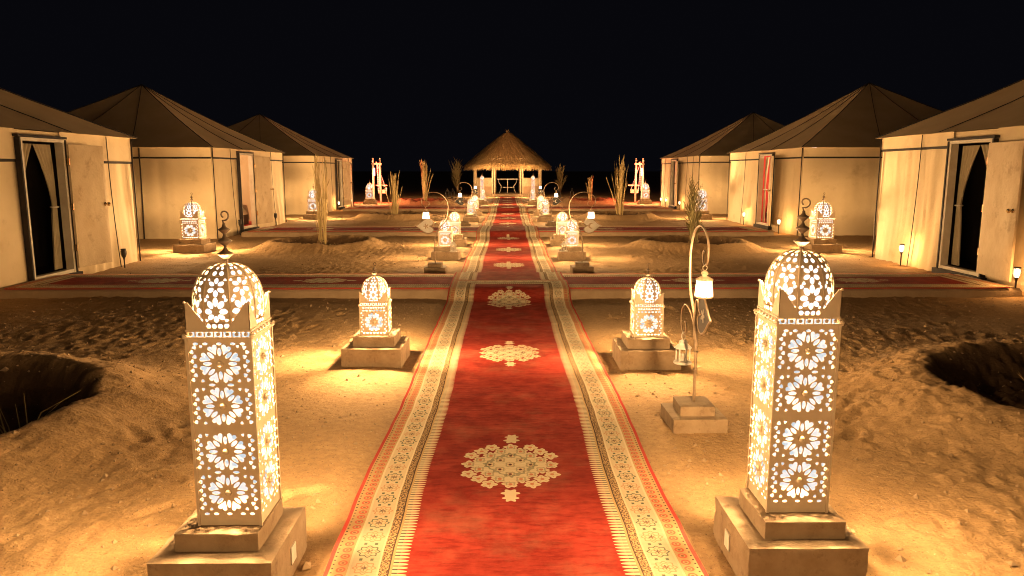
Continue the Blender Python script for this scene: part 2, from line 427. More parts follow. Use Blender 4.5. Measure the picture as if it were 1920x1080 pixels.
# ------------------------------------------------------------------ carpets
RED0, RED1, CREAM, TAN, DARK, GREEN = (0.29, 0.040, 0.026), (0.165, 0.017, 0.012), (0.56, 0.46, 0.31), (0.43, 0.29, 0.15), (0.06, 0.035, 0.024), (0.085, 0.095, 0.06)
def carpet_mat(name, W, v0, P, ends, med_lo=-1e3, med_hi=1e3, mw=0.305, ml=0.35):
    m, nt, b = new_mat(name)
    uvn = nt.nodes.new('ShaderNodeUVMap'); uvn.uv_map = 'UVMap'
    sp = nt.nodes.new('ShaderNodeSeparateXYZ'); nt.links.new(uvn.outputs[0], sp.inputs[0])
    u, v = E(nt, sp.outputs[0]), E(nt, sp.outputs[1])
    vec = uvn.outputs[0]
    eu = W / 2 - u.abs()
    ev = eu * 0 + 1e3
    for en, sg in ends:
        ev = ev.min((v - en) * sg)
    e = eu.min(ev)
    isend = ev < eu
    t = v * (1 - isend) + u * isend                         # runs along the band
    band = lambda lo, hi: (e > lo) * (e < hi)
    sel = lambda col, mask, to: mixcol(nt, mask, col, to)
    # field, with the mottle of worn pile
    n1 = noise_tex(nt, 5.5, 6, 0.65, vec)
    st = nt.nodes.new('ShaderNodeMapping'); st.inputs['Scale'].default_value = (3.0, 11.0, 1); nt.links.new(vec, st.inputs[0])
    n2 = noise_tex(nt, 3.0, 5, 0.65, st.outputs[0])
    col = mixcol(nt, ramp(nt, n1, 0.33, 0.67), RED0, RED1)
    col = sel(col, E(nt, ramp(nt, n2, 0.46, 0.68)) * 0.75, (0.125, 0.011, 0.009))
    # medallions: a diamond lattice of little flowers
    mv = (v - v0) / P + 0.5
    k = mv.floor()
    vm = (mv - k - 0.5) * P
    vc = k * P + v0
    ok = (vc > med_lo) * (vc < med_hi)
    p = (u / mw + vm / ml); q = (u / mw - vm / ml)
    N = 7.0; S = 1.25                                        # lattice of N x N cells over +-S
    def cells(a):
        s = (a + S) * (N / 2 / S); f = s.floor(); return (f + 0.5) * (2 * S / N) - S, s - f - 0.5
    pc, pl = cells(p); qc, ql = cells(q)
    rd = lambda x, y: (x.abs()._m('POWER', x.abs(), 1.3) + y.abs()._m('POWER', y.abs(), 1.3))
    cell_d = rd((pc + qc) * 0.5, (pc - qc) * 0.5)
    here = rd((p + q) * 0.5, (p - q) * 0.5)
    inside = cell_d < 0.93
    th = pl.atan2(ql); r = (pl * pl + ql * ql).sqrt()
    flower = r < ((th * 5 + pc * 9).cos() * 0.10 + 0.50)
    core = here < 0.60
    tips = eu * 0
    for sg in (-1, 1):
        for dv, rr in ((ml * 1.02, 0.040), (ml * 1.17, 0.034)):
            dy = vm - sg * dv
            tips = tips.max(((u * u + dy * dy).sqrt()) < (dy.atan2(u) * 6).cos() * 0.008 + rr)
    med = (inside * flower).max(core).max(tips) * ok
    col = sel(col, med, CREAM)
    deco = ((r - 0.29 - (th * 4).cos() * 0.05).abs() < 0.06) * (here < 0.72) * ok
    col = sel(col, deco * 0.45, GREEN)
    ring_ = (here - 0.34 + (th * 6).cos() * 0.03).abs() < 0.035
    col = sel(col, ring_ * ok * 0.6, GREEN)
    col = sel(col, (r < 0.14) * inside * ok * 0.85, (0.42, 0.11, 0.05))
    col = sel(col, (r < 0.11) * (here < 0.45) * ok, DARK)
    veins = ((th * 5 + pc * 9).cos() > 0.9) * (r > 0.16) * (r < 0.40) * inside * ok
    col = sel(col, veins * 0.6, (0.35, 0.20, 0.10))
    # border
    tl = t / 0.026
    tooth = (tl - tl.floor() - 0.5).abs() * 2
    pe = (e - 0.262) / 0.062
    leaf = tooth < (1 - pe * pe).max(0).sqrt() * 0.86
    col = sel(col, band(0.262, 0.324) * leaf, CREAM)
    col = sel(col, band(0.25, 0.285) * ((tooth > 0.72)), DARK)
    col = sel(col, band(0.254, 0.264), TAN)
    sk = noise_tex(nt, 120, 2, 0.5, vec)
    col = sel(col, band(0.212, 0.254), mixcol(nt, ramp(nt, sk, 0.46, 0.54), DARK, TAN))
    col = sel(col, band(0.248, 0.254), DARK)
    col = sel(col, band(0.204, 0.213), (0.64, 0.55, 0.39))
    main = band(0.098, 0.205)
    col = sel(col, main, CREAM)
    a = (e - 0.1515) / 0.05
    tb = t / 0.125
    bi = tb.floor(); bl = (tb - bi - 0.5) * 2.5
    odd = (bi * 0.5).fract() > 0.25
    rr = (a * a + bl * bl).sqrt(); tt = a.atan2(bl)
    ring = ((rr - 0.80 - (tt * 8).cos() * 0.10).abs() < 0.07)
    col = sel(col, main * ring * (1 - odd), GREEN)
    col = sel(col, main * ring * odd * 0.8, (0.45, 0.20, 0.10))
    ring2 = ((rr - 0.50 - (tt * 4).cos() * 0.10).abs() < 0.06)
    col = sel(col, main * ring2 * 0.75, (0.38, 0.22, 0.11))
    heart = rr < (tt * 6).cos() * 0.12 + 0.26
    col = sel(col, main * heart, mixcol(nt, ramp(nt, sk, 0.45, 0.55), DARK, (0.30, 0.20, 0.12)))
    col = sel(col, main * ((bl.abs() > 1.08) * (((a.abs() - 0.45).abs()) < 0.13)), GREEN)
    col = sel(col, band(0.088, 0.098), (0.64, 0.55, 0.39))
    nb = band(0.034, 0.088)
    col = sel(col, nb, TAN)
    tn = t / 0.05; nl = (tn - tn.floor() - 0.5) * 2; na = (e - 0.061) / 0.025
    nr = (nl * nl + na * na).sqrt()
    col = sel(col, nb * ((nr - 0.62).abs() < 0.16), (0.46, 0.10, 0.06))
    col = sel(col, nb * (nr < 0.26), (0.22, 0.08, 0.05))
    col = sel(col, band(0.017, 0.034), TAN)
    td = t / 0.03
    col = sel(col, band(0.022, 0.030) * ((td - td.floor() - 0.5).abs() < 0.16), DARK)
    col = sel(col, band(-1, 0.017), (0.40, 0.045, 0.035))
    # dust trodden into the pile
    dn = noise_tex(nt, 2.2, 6, 0.7, vec)
    col = sel(col, E(nt, ramp(nt, dn, 0.5, 0.8)) * 0.22, (0.42, 0.29, 0.17))
    nt.links.new(col, b.inputs['Base Color'])
    b.inputs['Roughness'].default_value = 0.95
    b.inputs['Specular IOR Level'].default_value = 0.02
    b1 = bump(nt, n2, 0.6, 0.016)
    b2 = bump(nt, noise_tex(nt, 260, 3, 0.6, vec), 0.5, 0.003, b1)
    nt.links.new(b2, b.inputs['Normal'])
    return m

def carpet(name, W, y0, y1, zfn, m, ny, nx=14, cross=None, th=0.011):
    """a runner of real thickness; cross = swap so that it runs along x"""
    verts, faces, uvs = [], [], []
    us = [-W / 2 + W * i / nx for i in range(nx + 1)]
    L = [(us[0], -th)] + [(x, 0.0) for x in us] + [(us[-1], -th)]
    for j in range(ny + 1):
        v = y0 + (y1 - y0) * j / ny
        wob = 0.022 * noise.noise(Vector((v * 0.8, W * 7, 0))) + 0.004 * noise.noise(Vector((v * 4, W * 3, 2)))
        for x, dz in L:
            z = zfn(x, v) + dz
            uvs.append((x, v))
            verts.append((x + wob, v, z) if cross is None else (v, cross + x + wob, z))
    n = len(L)
    for j in range(ny):
        for i in range(n - 1):
            faces.append((j * n + i, j * n + i + 1, (j + 1) * n + i + 1, (j + 1) * n + i))
    faces.append(tuple(range(n))); faces.append(tuple(ny * n + i for i in range(n))[::-1])
    if cross is not None: faces = [f[::-1] for f in faces]
    me = bpy.data.meshes.new(name); me.from_pydata(verts, [], faces); me.update()
    uvl = me.uv_layers.new(name='UVMap')
    li = np.zeros(len(me.loops), dtype=np.int32); me.loops.foreach_get('vertex_index', li)
    uvl.data.foreach_set('uv', np.array(uvs, dtype=np.float32)[li].ravel())
    me.polygons.foreach_set('use_smooth', [len(f) == 4 for f in faces])
    me.materials.append(m)
    return link(name, me)

FOLDS = [(3.05, 0.006, 0.06), (4.9, 0.007, 0.07), (5.35, 0.006, 0.05), (6.9, 0.010, 0.06), (7.42, 0.016, 0.05), (7.75, 0.012, 0.05), (8.1, 0.010, 0.06), (8.62, 0.012, 0.05), (10.9, 0.016, 0.06), (12.9, 0.010, 0.06), (13.4, 0.010, 0.05), (16.6, 0.018, 0.09), (21.0, 0.014, 0.08), (23.4, 0.014, 0.09), (26.9, 0.014, 0.1)]
def runner_z(x, v):
    z = 0.014
    for a, b_ in CROSS:
        up = min(1, max(0, (v - (a - 0.42)) / 0.42)); dn = min(1, max(0, ((b_ + 0.42) - v) / 0.42))
        up = up * up * (3 - 2 * up); dn = dn * dn * (3 - 2 * dn)
        z = max(z, 0.014 + 0.124 * min(up, dn))
    for y, h, w in FOLDS:
        yy = y + 0.10 * noise.noise(Vector((x * 1.3, y * 3, 1))) + 0.03 * x
        amp = h * (0.45 + 0.75 * noise.noise(Vector((x * 1.1, y * 9, 6))) + 0.3)
        z += max(0, amp) * math.exp(-((v - yy) / w) ** 2)
    z += 0.005 * noise.noise(Vector((x * 2.2, v * 2.2, 0))) + 0.0025 * noise.noise(Vector((x * 7, v * 7, 4)))
    return z
mA = carpet_mat('carpet_near', 1.5, 3.72, 2.44, [(9.50, -1)])
o = carpet('carpet_runner', 1.5, -0.9, 9.50, lambda x, v: runner_z(x, v) + (0.016 if v > 9.3 else 0.016 * max(0, (v - 9.0) / 0.3)), mA, 360)
tag(o, 'wide red carpet runner with cream floral border and medallions, nearest the viewer', 'carpet', 'carpets laid down the camp')
mB = carpet_mat('carpet_far', 1.5, 12.12, 2.42, [(45.3, -1)], med_lo=11.0)
o = carpet('carpet_runner', 1.5, 9.25, 45.3, runner_z, mB, 620)
tag(o, 'long red carpet runner with cream border leading up to the thatched pavilion', 'carpet', 'carpets laid down the camp')
XL = {-1: ['left tent with the closest doorway', 'left tent holding the lit bed', 'farthest left tent'], 1: ['right tent with the closest doorway', 'right tent holding the red bed', 'farthest right tent']}
for i, (a, b_) in enumerate(CROSS):
    W = b_ - a - 0.03
    for s in (-1, 1):
        xe = 6.28
        lo, hi = (-xe, -0.3) if s < 0 else (0.3, xe)
        mm = carpet_mat('carpet_side', W, 2.46 * s, 2.2, [(s * xe, -s)], med_lo=-20, med_hi=20, mw=0.24, ml=0.33)
        def zf(x, v, i=i, s=s):
            return PATH_Z + 0.014 + 0.004 * noise.noise(Vector((x * 2, v * 2, i + s))) + 0.010 * max(0, noise.noise(Vector((x * 0.5 + v * 2.2, v * 0.3, i * 3 + s)))) ** 1
        o = carpet('side_carpet', W, lo, hi, zf, mm, 200, 12, cross=(a + b_) / 2)
        tag(o, 'red cream-edged side carpet running to the ' + XL[s][i], 'carpet', 'carpets laid down the camp')

# ------------------------------------------------------------------ concrete pedestals
def rough_block(w, d, h, seed, chip=0.009):
    bm = bmesh.new()
    bmesh.ops.create_cube(bm, size=1.0)
    bmesh.ops.scale(bm, vec=(w, d, h), verts=bm.verts)
    bmesh.ops.translate(bm, vec=(0, 0, h / 2), verts=bm.verts)
    bmesh.ops.subdivide_edges(bm, edges=bm.edges[:], cuts=9, use_grid_fill=True)
    for v in bm.verts:
        onx = abs(abs(v.co.x) - w / 2) < 1e-4; ony = abs(abs(v.co.y) - d / 2) < 1e-4; onz = abs(v.co.z - h) < 1e-4
        p = v.co * 9 + Vector((seed * 7.3, seed * 3.1, seed))
        nrm = Vector((math.copysign(1, v.co.x) * onx, math.copysign(1, v.co.y) * ony, 1.0 * onz))
        k = onx + ony + onz
        if k >= 2:
            v.co -= nrm * chip * (0.35 + 0.9 * abs(noise.noise(p * 1.6)) + 0.5 * max(0, noise.noise(p * 4)))
        elif k == 1:
            v.co += nrm * chip * 0.35 * noise.noise(p)
    me = bpy.data.meshes.new('block'); bm.to_mesh(me); bm.free()
    me.materials.append(M['concrete'])
    me.polygons.foreach_set('use_smooth', [True] * len(me.polygons))
    me.set_sharp_from_angle(angle=R(35))
    return me
BLOCKS = {}
def pedestal(kind, x, y, label, rz=0.0, group='concrete lantern pedestals', tag_patch=False):
    lw, lh, uw, uh = {'tall': (0.46, 0.175, 0.315, 0.075), 'small': (0.49, 0.155, 0.345, 0.085), 'wide': (0.60, 0.17, 0.44, 0.10)}[kind]
    z0 = -0.02 + min(0, _gi(x, y) * 0.3)
    t = thing('stone_pedestal', label, 'pedestal', (x, y, 0.0), rz, group)
    key = (kind, rnd.randrange(3))
    if key not in BLOCKS:
        BLOCKS[key] = (rough_block(lw, lw, lh + 0.06, len(BLOCKS) + 1), rough_block(uw, uw, uh, len(BLOCKS) + 20, 0.005))
    a, b_ = BLOCKS[key]
    link('lower_block', a, t, None, (0, 0, -0.06))
    link('upper_block', b_, t, None, (rnd.uniform(-.008, .008), rnd.uniform(-.008, .008), lh - 0.003), rnd.uniform(-.02, .02))
    if tag_patch:
        s = -1 if x > 0 else 1
        mb = MB().box(s * (lw / 2 - 0.004), s * (lw / 2 + 0.006), -0.02, 0.04, 0.045, 0.115)
        part(mb, 'plaster_patch', 'enamel', t)
    return lh + uh - 0.004

# ------------------------------------------------------------------ pierced lanterns
def ell(cx, cy_, a, b_, rot=0.0, n=10, sharp=1.0):
    out = []
    for i in range(n):
        t = 2 * PI * i / n
        x = a * math.copysign(abs(math.cos(t)) ** sharp, math.cos(t)); y = b_ * math.copysign(abs(math.sin(t)) ** 1.15, math.sin(t))
        out.append((cx + x * math.cos(rot) - y * math.sin(rot), cy_ + x * math.sin(rot) + y * math.cos(rot)))
    return out
def tri(cx, cy_, r, rot):
    return [(cx + r * k * math.cos(rot + a), cy_ + r * k * math.sin(rot + a)) for a, k in
            ((0, 1.1), (0.45, 0.85), (1.6, 0.9), (2.1, 1.0), (2.6, 0.85), (3.68, 0.85), (4.18, 1.0), (4.68, 0.9), (5.83, 0.85))]
def rosette(cx, cy_, k=1.0):
    out = []
    for i in range(8):
        a = i * PI / 4
        out.append(ell(cx + math.cos(a) * 0.046 * k, cy_ + math.sin(a) * 0.046 * k, 0.0165 * k, 0.0078 * k, a))
        a += PI / 8
        hp = [(.036, 0), (.050, .0085), (.060, .0155), (.069, .0185), (.0755, .0125), (.0745, .005), (.069, 0), (.0745, -.005), (.0755, -.0125), (.069, -.0185), (.060, -.0155), (.050, -.0085)]
        out.append([(cx + (r * math.cos(a) - l * math.sin(a)) * k, cy_ + (r * math.sin(a) + l * math.cos(a)) * k) for r, l in hp])
    return out
def pierced(outer, holes, fmap, th, name):
    """flat sheet with holes, mapped to 3-D by fmap(x, y, depth)"""
    loops = [outer] + holes
    tris = tessellate_polygon([[Vector((x, y, 0)) for x, y in lp] for lp in loops])
    flat = [p for lp in loops for p in lp]
    n = len(flat)
    v = [fmap(x, y, 0.0) for x, y in flat] + [fmap(x, y, th) for x, y in flat]
    f = []
    for t in tris:
        a, b_, c = (Vector((*flat[i], 0)) for i in t)
        t = t if (b_ - a).cross(c - a).z > 0 else t[::-1]
        f.append(tuple(t)); f.append(tuple(i + n for i in t[::-1]))
    o = 0
    for lp in loops:
        k = len(lp)
        for i in range(k):
            a, b_ = o + i, o + (i + 1) % k
            f.append((a, b_, b_ + n, a + n))
        o += k
    me = bpy.data.meshes.new(name); me.from_pydata(v, [], f); me.update()
    me.materials.append(M['white_metal'])
    return me

def lantern_kit(kind):
    """meshes of one lantern: body of square section w x h, fins, dome, finial"""
    kit = {}
    if kind == 'tall':
        w, h, rows = 0.232, 0.755, [0.135, 0.303, 0.485, 0.652]
        dr, dh, fin = 0.126, 0.238, 0.105
    else:
        w, h, rows = 0.225, 0.25, [0.112]
        dr, dh, fin = 0.112, 0.195, 0.085
    kit['dim'] = (w, h, dr, dh, fin)
    holes = []
    for zc in rows: holes += rosette(0, zc, 1.0)
    if kind == 'tall':
        for zc in rows:
            for s in (-1, 1):
                for j in range(8):
                    holes.append(tri(s * (0.1005 if j % 2 == 0 else 0.0905), zc - 0.063 + j * 0.018, 0.0088, PI * (s < 0) + 0.3 * (j % 2)))
        for zc in rows:
            for sx in (-1, 1):
                for sz in (-1, 1): holes.append(tri(sx * 0.0665, zc + sz * 0.067, 0.0068, math.atan2(sz, sx)))
        for z in (0.219, 0.569):
            for s in (-1, 1):
                holes.append(ell(s * 0.034, z, 0.0125, 0.0055));
        for z in (0.052, 0.735 - 0.002):
            for x in (-0.085, -0.05, -0.0, 0.05, 0.085): holes.append(ell(x, z - 0.004, 0.010, 0.0055))
    else:
        for s in (-1, 1):
            for j in range(9):
                holes.append(tri(s * (0.0985 if j % 2 == 0 else 0.0885), 0.036 + j * 0.019, 0.0072, PI * (s < 0)))
        for z, nn in ((0.022, 7), (0.208, 7), (0.231, 9)):
            for j in range(nn): holes.append(ell(-0.083 + 0.166 * j / (nn - 1), z, 0.0085 if nn == 9 else 0.010, 0.0068))
    if kind != 'tall':                       # wider cut-outs than on the tall ones
        big = []
        for hl in holes:
            mx_ = sum(p[0] for p in hl) / len(hl); my_ = sum(p[1] for p in hl) / len(hl)
            big.append([(mx_ + (p[0] - mx_) * 1.05, my_ + (p[1] - my_) * 1.05) for p in hl])
        holes = big
    hw = w / 2
    outer = [(-hw, 0), (hw, 0), (hw, h), (-hw, h)]
    kit['panel'] = pierced(outer, holes, lambda x, y, d: (x, -hw + d, y), 0.0018, 'panel')
    kit['boss'] = MB().ball((0, -hw, 0), 0.0135, 8).mesh('boss', True)
    kit['rows'] = rows
    # corner posts, rim and beads
    mb = MB().bar((-hw, -hw, -0.004), (-hw, -hw, h), 0.010)
    mb.ball((-hw - 0.006, -hw - 0.006, h + 0.006), 0.0085, 6)
    kit['corner_post'] = mb.mesh('corner_post')
    mb = MB()
    for z, o_ in ((h - 0.002, 0.008), (h + 0.024, 0.0)):
        k = hw + o_
        for a, b_ in (((-k, -k), (k, -k)), ((k, -k), (k, k)), ((k, k), (-k, k)), ((-k, k), (-k, -k))):
            mb.bar((*a, z), (*b_, z), 0.007)
    nb = 7
    for i in range(nb):
        x = -hw + w * (i + 0.5) / nb
        for p in ((x, -hw), (x, hw), (-hw, x), (hw, x)):
            mb.ball((*p, h + 0.011), 0.0078, 6)
            mb.bar((p[0] + (w / nb / 2 if abs(abs(p[0]) - hw) > 1e-6 else 0), p[1] + (w / nb / 2 if abs(abs(p[0]) - hw) < 1e-6 else 0), h), (p[0] + (w / nb / 2 if abs(abs(p[0]) - hw) > 1e-6 else 0), p[1] + (w / nb / 2 if abs(abs(p[0]) - hw) < 1e-6 else 0), h + 0.024), 0.004)
    kit['rim'] = mb.mesh('rim')
    # a pointed fin at each corner: two right-angled plates
    fb = 0.085 * w / 0.232
    mb = MB(); t_ = 0.0022; zb = h + 0.026
    for (dx, dy) in ((1, 0), (0, 1)):
        A = Vector((-hw, -hw, zb)); B = A + Vector((dx, dy, 0)) * fb; C = A + Vector((dx, dy, 0)) * 0.012 + Vector((0, 0, fin)); D = A + Vector((0, 0, fin))
        n_ = Vector((dy, dx, 0)) * t_
        mb.add([A, B, C, D, A + n_, B + n_, C + n_, D + n_], [(0, 1, 2, 3), (7, 6, 5, 4), (0, 4, 5, 1), (1, 5, 6, 2), (2, 6, 7, 3), (3, 7, 4, 0)])
    mb.ball((-hw, -hw, zb + fin), 0.006, 6)
    kit['fin'] = mb.mesh('fin')
    # dome of eight pierced gores
    zd = h + 0.028
    def rz_(t):
        a = t * PI / 2
        low = 0.25
        if t < low: return dr * (0.93 + 0.07 * math.sin(t / low * PI / 2)), dh * t * 1.18
        q = (t - low) / (1 - low)
        z_l = dh * low * 1.18
        return dr * max(0.02, math.cos(q * PI / 2) ** 0.80), z_l + (dh - z_l) * math.sin(q * PI / 2) ** 0.93
    Larc = sum(math.dist(rz_(i / 60), rz_((i + 1) / 60)) for i in range(60))
    ga = PI / 8 * 0.955
    def fmap(a, y, d):
        t = min(1, max(0, y / Larc)); r, z = rz_(t); r -= d
        return (math.cos(a * 5.0) * r, math.sin(a * 5.0) * r, zd + z)
    # the sheet's x coordinate is angle / 5, so that both axes are of like size
    outer = [(-ga / 5, Larc * i / 22) for i in range(21)][::-1] + [(ga / 5, Larc * i / 22) for i in range(21)]
    outer = outer[::-1]
    hs = []
    def hole(pts, tc):
        r = rz_(tc)[0]
        q = [(x / r / 5, tc * Larc + y) for x, y in pts]
        mx = max(abs(x) for x, _ in q)
        if mx > ga / 5 * 0.93: q = [(x * ga / 5 * 0.93 / mx, y) for x, y in q]
        hs.append(q)
    kk = dr / 0.126
    for x in (-0.033, -0.011, 0.011, 0.033): hole(ell(x * kk, 0, 0.0092 * kk, 0.0105 * kk), 0.05)
    for i in range(8):
        a = i * PI / 4
        hole(ell(math.cos(a) * 0.0275 * kk, math.sin(a) * 0.030 * kk, 0.0145 * kk, 0.0098 * kk, a), 0.245)
    for s in (-1, 1):
        hole(tri(s * 0.0385 * kk, 0.036 * kk, 0.0075 * kk, 0), 0.245); hole(tri(s * 0.0385 * kk, -0.036 * kk, 0.0075 * kk, 0), 0.245)
    for i in range(6):
        a = i * PI / 3 + PI / 6
        hole(ell(math.cos(a) * 0.0205 * kk, math.sin(a) * 0.024 * kk, 0.0125 * kk, 0.0085 * kk, a), 0.51)
    for s in (-1, 1): hole(tri(s * 0.030 * kk, 0, 0.0068 * kk, PI / 2), 0.40); hole(tri(s * 0.031 * kk, 0.0, 0.0062 * kk, PI / 2), 0.60)
    for x in (-0.0125, 0.0125): hole(ell(x * kk, 0, 0.0082 * kk, 0.0125 * kk), 0.70)
    for x in (-0.0085, 0.0085): hole(ell(x * kk, 0, 0.0052 * kk, 0.0105 * kk), 0.805)
    hole(ell(0, 0, 0.0068 * kk, 0.010 * kk), 0.885)
    kit['gore'] = pierced(outer, hs, fmap, 0.0016, 'dome_gore')
    mb = MB()
    for i in range(8):
        a = (i + 0.5) * PI / 4
        mb.tube([(math.cos(a) * rz_(j / 14)[0], math.sin(a) * rz_(j / 14)[0], zd + rz_(j / 14)[1]) for j in range(15)], 0.0038, 5)
    r0 = rz_(0)[0]
    mb.tube([(math.cos(2 * PI * j / 24) * r0, math.sin(2 * PI * j / 24) * r0, zd + 0.002) for j in range(24)], 0.005, 5, True)
    mb.box(-hw + 0.002, hw - 0.002, -hw + 0.002, -hw + 0.03, h + 0.019, h + 0.022)
    mb.box(-hw + 0.002, hw - 0.002, hw - 0.03, hw - 0.002, h + 0.019, h + 0.022)
    mb.box(-hw + 0.002, -hw + 0.03, -hw + 0.03, hw - 0.03, h + 0.019, h + 0.022)
    mb.box(hw - 0.03, hw - 0.002, -hw + 0.03, hw - 0.03, h + 0.019, h + 0.022)
    kit['dome_rib'] = mb.mesh('dome_rib', True)
    # frosted lining
    mb = MB(); q = hw - 0.012
    for k in range(4):
        ca, sa_ = math.cos(k * PI / 2), math.sin(k * PI / 2)
        mb.add([(x * ca - y * sa_, x * sa_ + y * ca, z) for x, y, z in ((-q, -q, .012), (q, -q, .012), (q, -q, h + .016), (-q, -q, h + .016))], [(0, 1, 2, 3)])
    kit['lining'] = mb.mesh('lining')
    mb = MB()
    mb.lathe([(rz_(j / 10)[0] * 0.9, zd + rz_(j / 10)[1] * 0.93) for j in range(11)], 16)
    mb.f = [f for f in mb.f if len(f) == 4]                     # open below
    kit['dome_lining'] = mb.mesh('dome_lining', True)
    # finial: stacked double cones and a hook
    zt = zd + dh; s = 1.0 if kind == 'tall' else 0.72
    mb = MB()
    mb.lathe([(0.014, -0.01), (0.008, 0.01), (0.006, 0.022 * s)], 8, (0, 0, zt))
    z = zt + 0.012 * s; n_b = 3 if kind == 'tall' else 2
    for i in range(n_b):
        k = (1 - 0.13 * i) * s
        mb.lathe([(0.005, 0), (0.010 * k, 0.004 * k), (0.029 * k, 0.021 * k), (0.030 * k, 0.024 * k), (0.011 * k, 0.036 * k), (0.0055, 0.046 * k), (0.005, 0.055 * k)], 12, (0, 0, z))
        z += 0.053 * k
    pts = [(0, z)]
    for j in range(16):
        a = -PI * 0.62 + j / 15 * PI * 1.95; r = 0.021 * s * (1 - 0.52 * j / 15)
        pts.append((0.004 * s - math.cos(a + PI) * r, z + 0.033 * s + math.sin(a) * r))
    mb.tube([(x, 0, zz) for x, zz in pts], 0.0032 * max(s, 0.85), 6)
    kit['finial'] = mb.mesh('finial', True)
    for k_ in ('boss', 'corner_post', 'rim', 'fin', 'dome_rib'): kit[k_].materials.append(M['white_metal'])
    kit['finial'].materials.append(M['finial_metal'])
    kit['lining'].materials.append(M['glass_frost']); kit['dome_lining'].materials.append(M['dome_frost'])
    return kit
KITS = {'tall': lantern_kit('tall'), 'small': lantern_kit('small')}
def lantern(kind, x, y, z, label, power, scale=1.0, rz=0.0, name='pierced_lantern'):
    kit = KITS['tall' if kind == 'tall' else 'small']
    w, h, dr, dh, fin = kit['dim']
    t = thing(name, label, 'lantern', (x, y, z), rz, 'white pierced metal lanterns')
    t.scale = (scale,) * 3
    for i in range(4):
        p = link('panel', kit['panel'], t, rz=i * PI / 2)
        for zc in kit['rows']: link('boss', kit['boss'], p, loc=(0, 0, zc))
        link('fin', kit['fin'], t, rz=i * PI / 2)
        link('corner_post', kit['corner_post'], t, rz=i * PI / 2)
    link('rim', kit['rim'], t)
    d = link('dome', kit['dome_rib'], t)
    for i in range(8): link('dome_gore', kit['gore'], d, rz=i * PI / 4)
    link('lining', kit['lining'], t); link('lining', kit['dome_lining'], d)
    link('finial', kit['finial'], t, rz=rnd.uniform(-0.5, 0.5))
    if kind == 'tall':
        lamp(t, (0, 0, h + 0.09), power * 0.72, 0.06)
        lamp(t, (0, 0, h * 0.36), power * 0.28, 0.03)
    else:
        lamp(t, (0, 0, h + 0.01), power, 0.05)
    return t

PW_T, PW_S, PW_W = 5600.0 * P_LANTERN, 6200.0 * P_LANTERN, 8500.0 * P_LANTERN
SIDE = {-1: 'left', 1: 'right'}
for s, y in ((-1, 2.68), (1, 2.77)):
    zt = pedestal('tall', s * 1.105, y, f'two-tier concrete pedestal under the closest tall lantern on the {SIDE[s]}', tag_patch=True)
    lt = lantern('tall', s * 1.108 + (0.035 if s < 0 else 0), y + 0.03, zt, f'tall pierced white metal lantern closest to the viewer, {SIDE[s]} of the red carpet', PW_T)
    if s < 0: lt.scale.z = 0.965
# the row goes on behind the viewer: the pair whose light falls on everything that faces the camera
for s in (-1, 1):
    zt = pedestal('tall', s * 1.105, -0.75, f'two-tier concrete pedestal of the tall lantern behind the viewer on the {SIDE[s]}')
    lantern('tall', s * 1.108, -0.75, zt, f'tall pierced white lantern behind the viewer, {SIDE[s]} of the red carpet', PW_T * 0.56)
ROWS = [(5.98, 'just before the first side carpet'), (13.12, 'first past the first side carpet'), (15.5, 'second past the first side carpet'),
        (22.75, 'first past the middle side carpet'), (25.9, 'second past the middle side carpet'), (34.3, 'past the farthest side carpet')]
for i, (y, w_) in enumerate(ROWS):
    for s in (-1, 1):
        x = s * (1.12 + 0.01 * i)
        yy = y + (-0.05 if s > 0 and i == 0 else 0) + rnd.uniform(-.04, .04)
        zt = pedestal('small', x, yy, f'concrete pedestal of the small lantern {SIDE[s]} of the runner, {w_}', rz=rnd.uniform(-.03, .03))
        lantern('small', x, yy, zt, f'small domed pierced lantern {SIDE[s]} of the runner, {w_}', PW_S * (1.0 if i < 3 else 1.5), rz=rnd.uniform(-.04, .04))
for s in (-1, 1):
    zt = pedestal('tall', s * 1.5, 43.4, f'small pedestal under the tall lantern at the {SIDE[s]} of the pavilion entrance')
    lantern('tall', s * 1.5, 43.4, zt, f'tall pierced lantern standing {SIDE[s]} of the pavilion entrance', PW_T * 2.1)
WIDE = [(14.25, 'in the gap between first and second tents'), (24.1, 'in the gap between second and third tents'), (34.9, 'beside the swing seat')]
for i, (y, w_) in enumerate(WIDE):
    for s in (-1, 1):
        x = s * (6.12, 6.35, 6.52)[i]
        zt = pedestal('wide', x, y, f'wide concrete pedestal {w_} on the {SIDE[s]}')
        lantern('small', x, y, zt, f'medium domed pierced lantern {w_} on the {SIDE[s]}', PW_W, 1.5)

# ------------------------------------------------------------------ scrolled iron lamp posts with hanging lanterns
def smooth_path(pts, n=6):
    out = []; k = len(pts)
    P = [Vector(p) for p in pts]
    for i in range(k - 1):
        a, b_, c, d = P[max(i - 1, 0)], P[i], P[i + 1], P[min(i + 2, k - 1)]
        for j in range(n):
            t = j / n
            out.append(0.5 * ((2 * b_) + (c - a) * t + (2 * a - 5 * b_ + 4 * c - d) * t * t + (3 * b_ - a - 3 * c + d) * t ** 3))
    out.append(P[-1]); return out
POST = [(0, .14), (.006, .43), (-.02, .60), (-.09, .71), (-.185, .83), (-.215, .98), (-.200, 1.10), (-.125, 1.20), (0, 1.243), (.125, 1.215), (.192, 1.14), (.187, 1.055), (.13, 1.02), (.080, 1.05), (.088, 1.10), (.122, 1.10)]
BRANCH = [(.0, .50), (-.035, .615), (-.082, .70), (-.075, .765), (-.030, .785), (.006, .755), (.022, .72)]
SCROLL = [(-.004, .54), (-.05, .635), (-.15, .70), (-.27, .715), (-.355, .655), (-.345, .555), (-.27, .52), (-.222, .555), (-.236, .60), (-.268, .60)]
